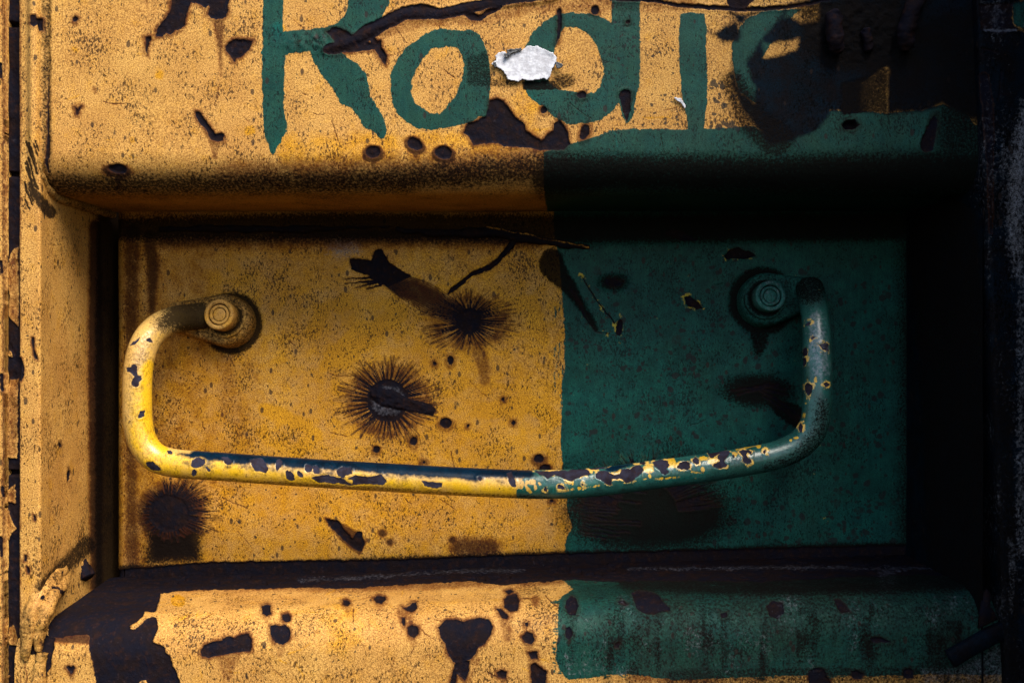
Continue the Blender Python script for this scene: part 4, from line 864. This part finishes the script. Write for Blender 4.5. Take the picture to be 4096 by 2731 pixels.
def paint_bar(F):
    F.poly('green', c(12, (490,760), (485,700), (500,640), (520,590), (545,520), (640,480), (655,440), (680,380), (690,300), (1200,200)) + [(2700,1000), (3600,1000), (3600,2300), (2070,2300)])
    for q in ((600,590,650,670,7), (710,600,712,632,5), (752,560,758,580,4), (615,555,690,548,9), (560,560,540,620,5), (500,570,540,600,9)):
        F.cut('green', F.line_sdf(c(12, q[:2], q[2:4]), q[4]))
    # blue-black band brushed along the top of the bar
    F.poly('navy', c(11, (640,200), (700,185), (780,180), (830,150), (2352,215)) + c(12, (0,330), (660,350), (700,470), (650,510), (560,520), (420,520), (250,515), (130,510), (0,540)) + c(11, (2340,366), (2200,364), (2100,354), (1990,348), (1860,352), (1800,330), (1650,318), (1560,308), (1440,298), (1310,308), (1240,318), (1150,292), (1050,272), (960,276), (920,240), (820,240), (740,228)))
    F.poly('navy', c(12, (1520,385), (1660,345), (1890,310), (1900,330), (1740,390), (1650,430), (1560,440)))
    for k in range(46):
        x = random.uniform(720, 2060); y = 1850 + (x - 720) * .056 + random.uniform(-6, 12)
        F.ell('navy', x, y, random.uniform(3, 9), random.uniform(2, 6))
    # chips to bare metal
    bare = ((14,(205,960),(235,905),(300,850),(340,830),(315,880),(280,920),(240,940)), (14,(415,870),(430,845),(470,840),(505,880),(505,905),(460,895)),
            (14,(165,1240),(215,1230),(220,1200),(270,1195),(300,1230),(290,1290),(310,1345),(355,1350),(355,1395),(320,1425),(318,1480),(275,1500),(225,1470),(232,1400),(262,1360),(215,1310),(170,1290)),
            (4,(930,1275),(950,1245),(978,1245),(975,1280),(950,1298),(928,1292)),
            (11,(328,290),(350,275),(395,275),(440,310),(470,340),(488,365),(440,370),(380,355),(335,325)), (11,(535,160),(580,155),(606,175),(600,200),(560,198)),
            (11,(800,260),(850,232),(940,250),(945,290),(920,325),(860,340),(800,330),(788,300)), (11,(800,362),(830,352),(855,375),(850,415),(820,425),(798,400)), (11,(945,325),(975,335),(1003,370),(985,385),(960,365)),
            (11,(1100,235),(1180,230),(1222,270),(1215,310),(1170,318),(1140,290),(1140,260)), (11,(1425,270),(1460,245),(1540,240),(1580,290),(1605,360),(1590,380),(1500,375),(1450,345),(1422,310)),
            (11,(1690,265),(1720,250),(1750,270),(1745,320),(1700,380),(1680,350)), (11,(1780,380),(1805,362),(1825,400),(1870,440),(1875,468),(1830,475),(1790,445)), (11,(1905,375),(1935,370),(1968,400),(1970,440),(1930,445),(1905,410)),
            (11,(1990,310),(2030,305),(2062,340),(2060,390),(2010,398),(1988,360)), (11,(2065,330),(2110,315),(2148,350),(2135,400),(2080,400),(2066,370)),
            (11,(2055,450),(2110,420),(2200,415),(2300,430),(2360,470),(2480,510),(2500,440),(2560,470),(2570,505),(2450,525),(2300,490),(2160,475)), (11,(2330,380),(2360,350),(2420,400),(2400,450),(2340,430)),
            (2.5,),
            (12,(370,440),(420,430),(470,520),(485,600),(450,610),(400,570),(385,500)), (12,(20,495),(50,485),(85,515),(60,530)),
            (12,(1415,460),(1470,425),(1540,420),(1600,450),(1640,470),(1700,455),(1720,400),(1790,390),(1820,400),(1880,350),(1940,350),(1990,410),(1960,460),(1890,500),(1850,550),(1770,560),(1730,510),(1640,515),(1610,520),(1605,580),(1560,585),(1480,520),(1420,500)),
            (12,(1930,315),(1970,305),(2020,322),(1990,352),(1940,340)), (12,(2090,320),(2180,285),(2270,295),(2290,345),(2240,400),(2285,430),(2240,470),(2190,460),(2170,410),(2110,370)),
            (12,(800,640),(825,590),(850,640),(850,660),(810,660)), (12,(965,590),(990,570),(1030,590),(1060,630),(1020,640),(970,630)), (12,(1250,575),(1270,560),(1288,580),(1270,598)),
            (13,(320,660),(350,620),(400,605),(470,615),(475,670),(430,705),(370,700),(330,680)), (13,(495,575),(530,550),(575,580),(575,625),(540,640),(500,610)),
            (13,(680,510),(700,480),(770,480),(850,470),(930,475),(940,510),(890,570),(870,600),(905,640),(890,680),(800,690),(745,670),(745,640),(820,600),(800,570),(790,540),(840,510),(790,525),(745,565),(700,565)),
            (13,(960,540),(985,520),(1000,545),(985,562)), (13,(1055,490),(1090,465),(1160,470),(1195,490),(1190,530),(1150,500),(1130,530),(1150,560),(1200,590),(1200,620),(1130,630),(1080,600),(1090,550)),
            (13,(1330,490),(1360,460),(1372,475),(1350,510)), (13,(1745,170),(1780,140),(1800,200),(1795,270),(1760,270),(1738,210)),
            (6,(880,670),(905,650),(922,660),(905,682)), (6,(920,755),(940,742),(948,758),(930,772)), (6,(970,800),(1010,785),(1035,800),(1040,850),(1000,835)), (6,(865,830),(885,815),(900,850),(895,880),(860,880)), (6,(860,900),(890,890),(895,940),(880,955),(862,930)),
            (6,(878,1080),(900,1058),(930,1080),(930,1125),(905,1150),(882,1120)), (6,(1000,1065),(1020,1055),(1042,1070),(1025,1095)))
    for pts in ([(1250,1907),(1290,1903),(1330,1905),(1375,1913),(1388,1925),(1340,1932),(1270,1927)], [(1390,1915),(1420,1898),(1480,1906),(1522,1892),(1550,1928),(1530,1939),(1450,1934)], [(1345,1880),(1370,1866),(1402,1868),(1408,1892),(1370,1907),(1350,1900)], [(1690,1922),(1720,1924),(1768,1930),(1770,1947),(1740,1952),(1700,1942)], [(1145,1898),(1160,1882),(1178,1902),(1170,1914)], [(1000,1838),(1040,1830),(1075,1870),(1068,1888),(1020,1886)]):
        F.poly('chip', pts)
    for pts in bare:
        if len(pts) > 2: F.poly('chip', c(*pts))
    F.poly('chip', c(2, *[(0, 0)] * 3) if False else c(8, (560,205), (610,205), (650,215), (690,215), (700,245), (660,250), (610,245)))
    # dark rust along the top near the colour change
    rt = c(12, (700,420), (900,425), (1150,410), (1180,395), (1280,388), (1320,410), (1365,465), (1290,475), (1230,500), (1180,520), (1130,545), (1080,530), (1000,490), (940,475), (900,490), (850,515), (820,480), (760,470))
    F.poly('chip', rt); F.soft('stain', F.poly_sdf(rt), -4, 4, .9)
    F.poly('chip', c(12, (1340,390), (1420,370), (1550,365), (1500,400), (1350,410)))
    # worn-through spots that show yellow under the green
    for k, x, y, rx, ry in ((12,1060,560,5,5),(12,1145,570,4,6),(12,1230,622,8,4),(12,1320,610,12,2.5),(12,1410,598,9,4),(12,1070,645,24,3),(12,2060,485,6,8),(12,2000,510,7,3),(12,2290,500,26,3),(13,230,795,32,3),(13,620,690,8,8),(13,560,730,14,3),(13,500,720,6,5),
                            (13,1280,425,10,7),(13,1150,440,24,4),(13,1030,460,9,5),(13,1715,330,8,6),(13,1655,350,4,4),(13,1810,60,6,9),(13,1375,515,6,6),(6,950,1040,8,12),(6,895,1035,3,5),(6,888,1200,4,5),(6,875,1280,6,8),(13,1000,520,12,9),(13,285,640,34,12),(13,630,570,18,8),(12,1700,430,18,7),(12,2040,400,22,18),(12,2310,300,16,18),(13,740,600,22,14)):
        x, y = c(k, (x, y))[0]; F.cut('green', F.ell_sdf(x, y, rx, ry, random.uniform(-14, 4)))
        F.soft('fresh', F.ell_sdf(x, y, rx, ry), 2, 10, .7)
    # darker where the bar dives behind, dust on the left shoulder
    F.soft('grime_shade', F.line_sdf([(800,1270), (720,1262), (660,1290)], [76, 66, 30]), -70, 84, .95)
    F.soft('grime_shade', F.line_sdf([(3240,1110), (3240,1150)], [80, 56]), -20, 60, .7)
    F.soft('pale', F.line_sdf([(3262,1270), (3275,1420), (3285,1480)], [36, 46, 40]), -30, 40, .56)  # highlight on the right leg, put into the colour
    F.soft('grime_shade', F.line_sdf([(3290,1620), (3280,1740), (3190,1830), (3060,1870)], [26, 34, 28, 12]), -20, 40, .55)
    F.soft('grime_shade', F.line_sdf([(700,1908), (1300,1944), (2200,1994)], 3), 0, 16, .45)
    F.soft('grime_shade', F.line_sdf([(680,1300), (600,1370), (535,1500), (515,1650), (520,1760)], [40, 36, 16, 12, 14]), -20, 44, .30)
    F.soft('pale', F.line_sdf([(690,1300), (600,1360), (560,1440)], 30), -20, 30, .22)
    F.soft('fresh', F.line_sdf([(596,1480), (590,1600), (585,1730), (640,1800)], [26, 30, 30, 24]), -10, 22, 1)
    F.soft('fresh', F.line_sdf([(560,1600), (560,1740), (620,1850), (1100,1920), (2100,1975)], [30, 30, 40, 22, 22]), -10, 40, .75)
    F.dots(120, (490, 1350, 2100, 1990), 1.5, 4.5, .8); F.dots(70, (3190, 1250, 3330, 1700), 1.5, 5, .7)

bar_px = [(815,1262,.088), (760,1268,.083), (700,1278,.072), (640,1304,.060), (592,1352,.050), (563,1420,.045), (551,1500,.043), (549,1600,.042), (552,1690,.042), (572,1770,.042), (620,1827,.042), (700,1852,.042), (860,1864,.042),
          (1200,1888,.042), (1600,1912,.042), (1900,1928,.042), (2100,1936,.042), (2250,1936,.042), (2400,1926,.043), (2600,1900,.045), (2800,1874,.047), (2980,1846,.049), (3110,1818,.050), (3200,1775,.051), (3252,1710,.052), (3268,1620,.053), (3270,1500,.055), (3268,1380,.059), (3262,1280,.066), (3250,1200,.078), (3238,1150,.088)]
bp_ = catmull([P(*q) for q in bar_px], 1500)
tube('bar', bp_, 0.0084, 72, paint_bar, M_BAR, HANDLE, label='round bar of the handle with a blue-black band and chipped paint', relief=1.0)

def lathe(name, ctr, tilt, prof, mat, A, B, parent, seg=56, label=None, wob=0.00004, shade_rings=()):
    """profile of (radius, height) turned about an axis that faces the camera, leaning by tilt = (right, up)"""
    ax = Vector((tilt[0], -1, tilt[1])).normalized(); u = ax.cross(Vector((0, 0, 1))).normalized(); v = u.cross(ax)
    V = []
    for k, (r, h) in enumerate(prof):
        for i in range(seg):
            t = 2 * math.pi * i / seg; r2 = r + wob * (2 * float(vnoise(3 * math.cos(t) + 9, 3 * math.sin(t) + k * .7, 8)) - 1)
            V.append(Vector(ctr) + u * (r2 * math.cos(t)) + v * (r2 * math.sin(t)) + ax * h)
    V.append(Vector(ctr) + ax * prof[-1][1])
    n = len(prof); tr = [((n - 1) * seg + i, (n - 1) * seg + (i + 1) % seg, n * seg) for i in range(seg)]
    me = mesh_from(name, [tuple(p) for p in V], grid_quads(n, seg, True), tr)
    AA = np.tile(A, (n * seg + 1, 1))
    for q in shade_rings: AA[q * seg:(q + 1) * seg, 3] = .95  # grooves and joints, their shade put in as near-black rings
    put_fields(me, AA, B)
    return obj(name, me, mat, parent, label)

def lug(big, rb, small, rs, Yb, th, mat, A, B, label, off):
    """teardrop plate: the hull of a large round end and a small one, with a rounded edge, leaning a little upwards"""
    def outline(ra, rs_):
        dx, dy = small[0] - big[0], small[1] - big[1]; L = math.hypot(dx, dy); th_ = math.atan2(dy, dx); al = math.acos((ra - rs_) / L)
        o_ = [(big[0] + ra * math.cos(t), big[1] + ra * math.sin(t)) for t in np.linspace(th_ + al, th_ + 2 * math.pi - al, 60)]
        return o_ + [(small[0] + rs_ * math.cos(t), small[1] + rs_ * math.sin(t)) for t in np.linspace(th_ - al, th_ + al, 24)]
    rings = [(0, 0), (.45, 0), (.72, -2), (.9, -6), (1, -14), (1.0, -24), (.97, -34)]
    V = []
    for f, ins in rings:
        for p in outline(rb + ins, rs + ins * .8):
            q = P(p[0] + off[0] * f, p[1] + off[1] * f, Yb); V.append((q[0], Yb - th * f, q[2]))
    n = 84; q = P(big[0] + off[0], big[1] + off[1], Yb); V.append((q[0], Yb - th * .97, q[2]))
    tr = [((len(rings) - 1) * n + i, (len(rings) - 1) * n + (i + 1) % n, len(rings) * n) for i in range(n)]
    me = mesh_from('lug', V, grid_quads(len(rings), n, True), tr); put_fields(me, A, B)
    return obj('lug', me, mat, HANDLE, label)

PW = (D + .085) / FPX
yA = np.array([1, 1, 0, .12]); yB = np.array([1, 0, .15, 0]); gA = np.array([-1, 1, 0, .0]); gB = np.array([1, .34, .1, 0.0])
HEAD = [(61, 0), (61, 84), (60, 90), (57, 93), (45.5, 93), (44, 90), (43.5, 70), (40, 70), (39.5, 86), (38, 88), (30, 88), (28.5, 86), (27, 82), (24, 85.5), (10, 86)]
WASH = [(84, 0), (84, 18), (82, 22), (79, 23), (62, 23), (58, 20)]
CUP = [(100, -8), (100, 2), (97, 6), (93, 7), (88, 4), (84, 4)]
def fastener(cx, cy, tilt, mat, A, B, side):
    ctr = P(cx, cy, DEPTH - .0085)
    sc2 = lambda pr: [(r * PW, h * PW) for r, h in pr]
    bolt = lathe('bolt', ctr, tilt, sc2(HEAD), mat, A, B, HANDLE, shade_rings=(0, 6, 7, 12), label='round recessed bolt head, ' + side)
    A2 = A.copy(); A2[3] = .42; B2 = B.copy(); B2[1] = 0
    wsh = lathe('washer', ctr, tilt, sc2(WASH), mat, A2, B2, bolt, shade_rings=(0, 4, 5))
    return bolt
lug((921, 1289), 104, (744, 1276), 62, DEPTH, .0125, M_HARD, np.array([1, 1, .30, .47]), yB, 'yellow teardrop mounting lug', (-6, -10))
fastener(910, 1271, (-.10, .13), M_HARD, yA, yB, 'yellow')
lug((3052, 1206), 106, (3225, 1184), 62, DEPTH, .0105, M_HARD, np.array([-1, 1, 0, .42]), np.array([1, 0, .4, 0.0]), 'dark green teardrop mounting lug', (2, -10))
fastener(3056, 1196, (.04, .10), M_HARD, gA, gB, 'green with chipped rim')

# ------------------------------------------------------------------ scraps of torn paper glued over the lettering
def scrap(name, pts, label, thick=0.0007, mat=M_PAPER, step=3.0, curl=0.0006):
    pts = np.array(pts); x0, y0 = pts.min(0) - 12; x1, y1 = pts.max(0) + 12
    gx = np.arange(x0, x1, step); gy = np.arange(y0, y1, step)
    X, Y = np.meshgrid(gx, gy); F = Fields(X, Y, .9)
    i, d = F.poly_sdf(pts, 80); sd_ = np.full(X.size, 50.0); sd_[i] = d; sd_ = sd_.reshape(X.shape)
    keep = (sd_[:-1, :-1] < 0) & (sd_[1:, :-1] < 0) & (sd_[:-1, 1:] < 0) & (sd_[1:, 1:] < 0)
    h = thick + curl * sstep(-26, 0, sd_) * (.2 + vnoise(X / 30, Y / 30, 3)) + (.00022 * fbm(X / 9, Y / 5, 5, 3)) + .00015 * fbm(X / 40, Y / 12, 6)
    top = np.stack([wx(X, 0), -h - .0006, wz(Y, 0)], -1); bot = np.stack([wx(X, 0), -h + .0001, wz(Y, 0)], -1)
    n = X.size; nv, nu = X.shape; idx = np.arange(n).reshape(nv, nu)
    q = []
    for a, b in zip(*np.nonzero(keep)):
        f = (idx[a, b], idx[a + 1, b], idx[a + 1, b + 1], idx[a, b + 1]); q.append(f); q.append(tuple(k + n for k in f[::-1]))
        for da, db, e0, e1 in ((-1, 0, 3, 0), (1, 0, 1, 2), (0, -1, 0, 1), (0, 1, 2, 3)):
            aa, bb = a + da, b + db
            if not (0 <= aa < keep.shape[0] and 0 <= bb < keep.shape[1] and keep[aa, bb]): q.append((f[e1], f[e0], f[e0] + n, f[e1] + n))
    V = np.vstack([top.reshape(-1, 3), bot.reshape(-1, 3)]); q = np.array(q)
    used, inv = np.unique(q, return_inverse=True); me = mesh_from(name, V[used], inv.reshape(q.shape))
    return me
def paper(pts, label, base):
    t = thing('paper_scrap', label, 'paper', base, 'torn paper scraps stuck to the panel')
    obj('sheet', scrap('sheet', pts, label), M_PAPER, t)
    return t
big = paper(c(2, (1035,425), (1060,412), (1058,380), (1090,355), (1130,352), (1142,362), (1200,352), (1240,338), (1270,310), (1340,313), (1400,340), (1450,360), (1477,392), (1470,440), (1440,470), (1430,520), (1405,552), (1380,535), (1300,547), (1240,540), (1212,557), (1150,547), (1120,500), (1090,470), (1060,452), (1026,442)),
            'large white scrap of torn paper between the first o and the d', P(2100, 262, 0))
for pts in (((1138,342),(1172,338),(1236,330),(1244,345),(1210,362),(1170,378),(1140,402),(1120,400),(1122,368),(1140,365)), ((1043,425),(1062,422),(1076,455),(1060,468),(1042,448)), ((1455,430),(1480,425),(1522,448),(1505,468),(1470,470))):
    m_ = scrap('tape_scrap', c(2, *pts), '', .0016, M_TAPE, 2.6, .0008); obj('tape_scrap', m_, M_TAPE, big)
paper(c(2, (2245,660), (2270,660), (2310,668), (2330,690), (2340,730), (2325,732), (2312,705), (2280,688)), 'small curled white scrap of paper beside the thin upright letter', P(2728, 412, 0))
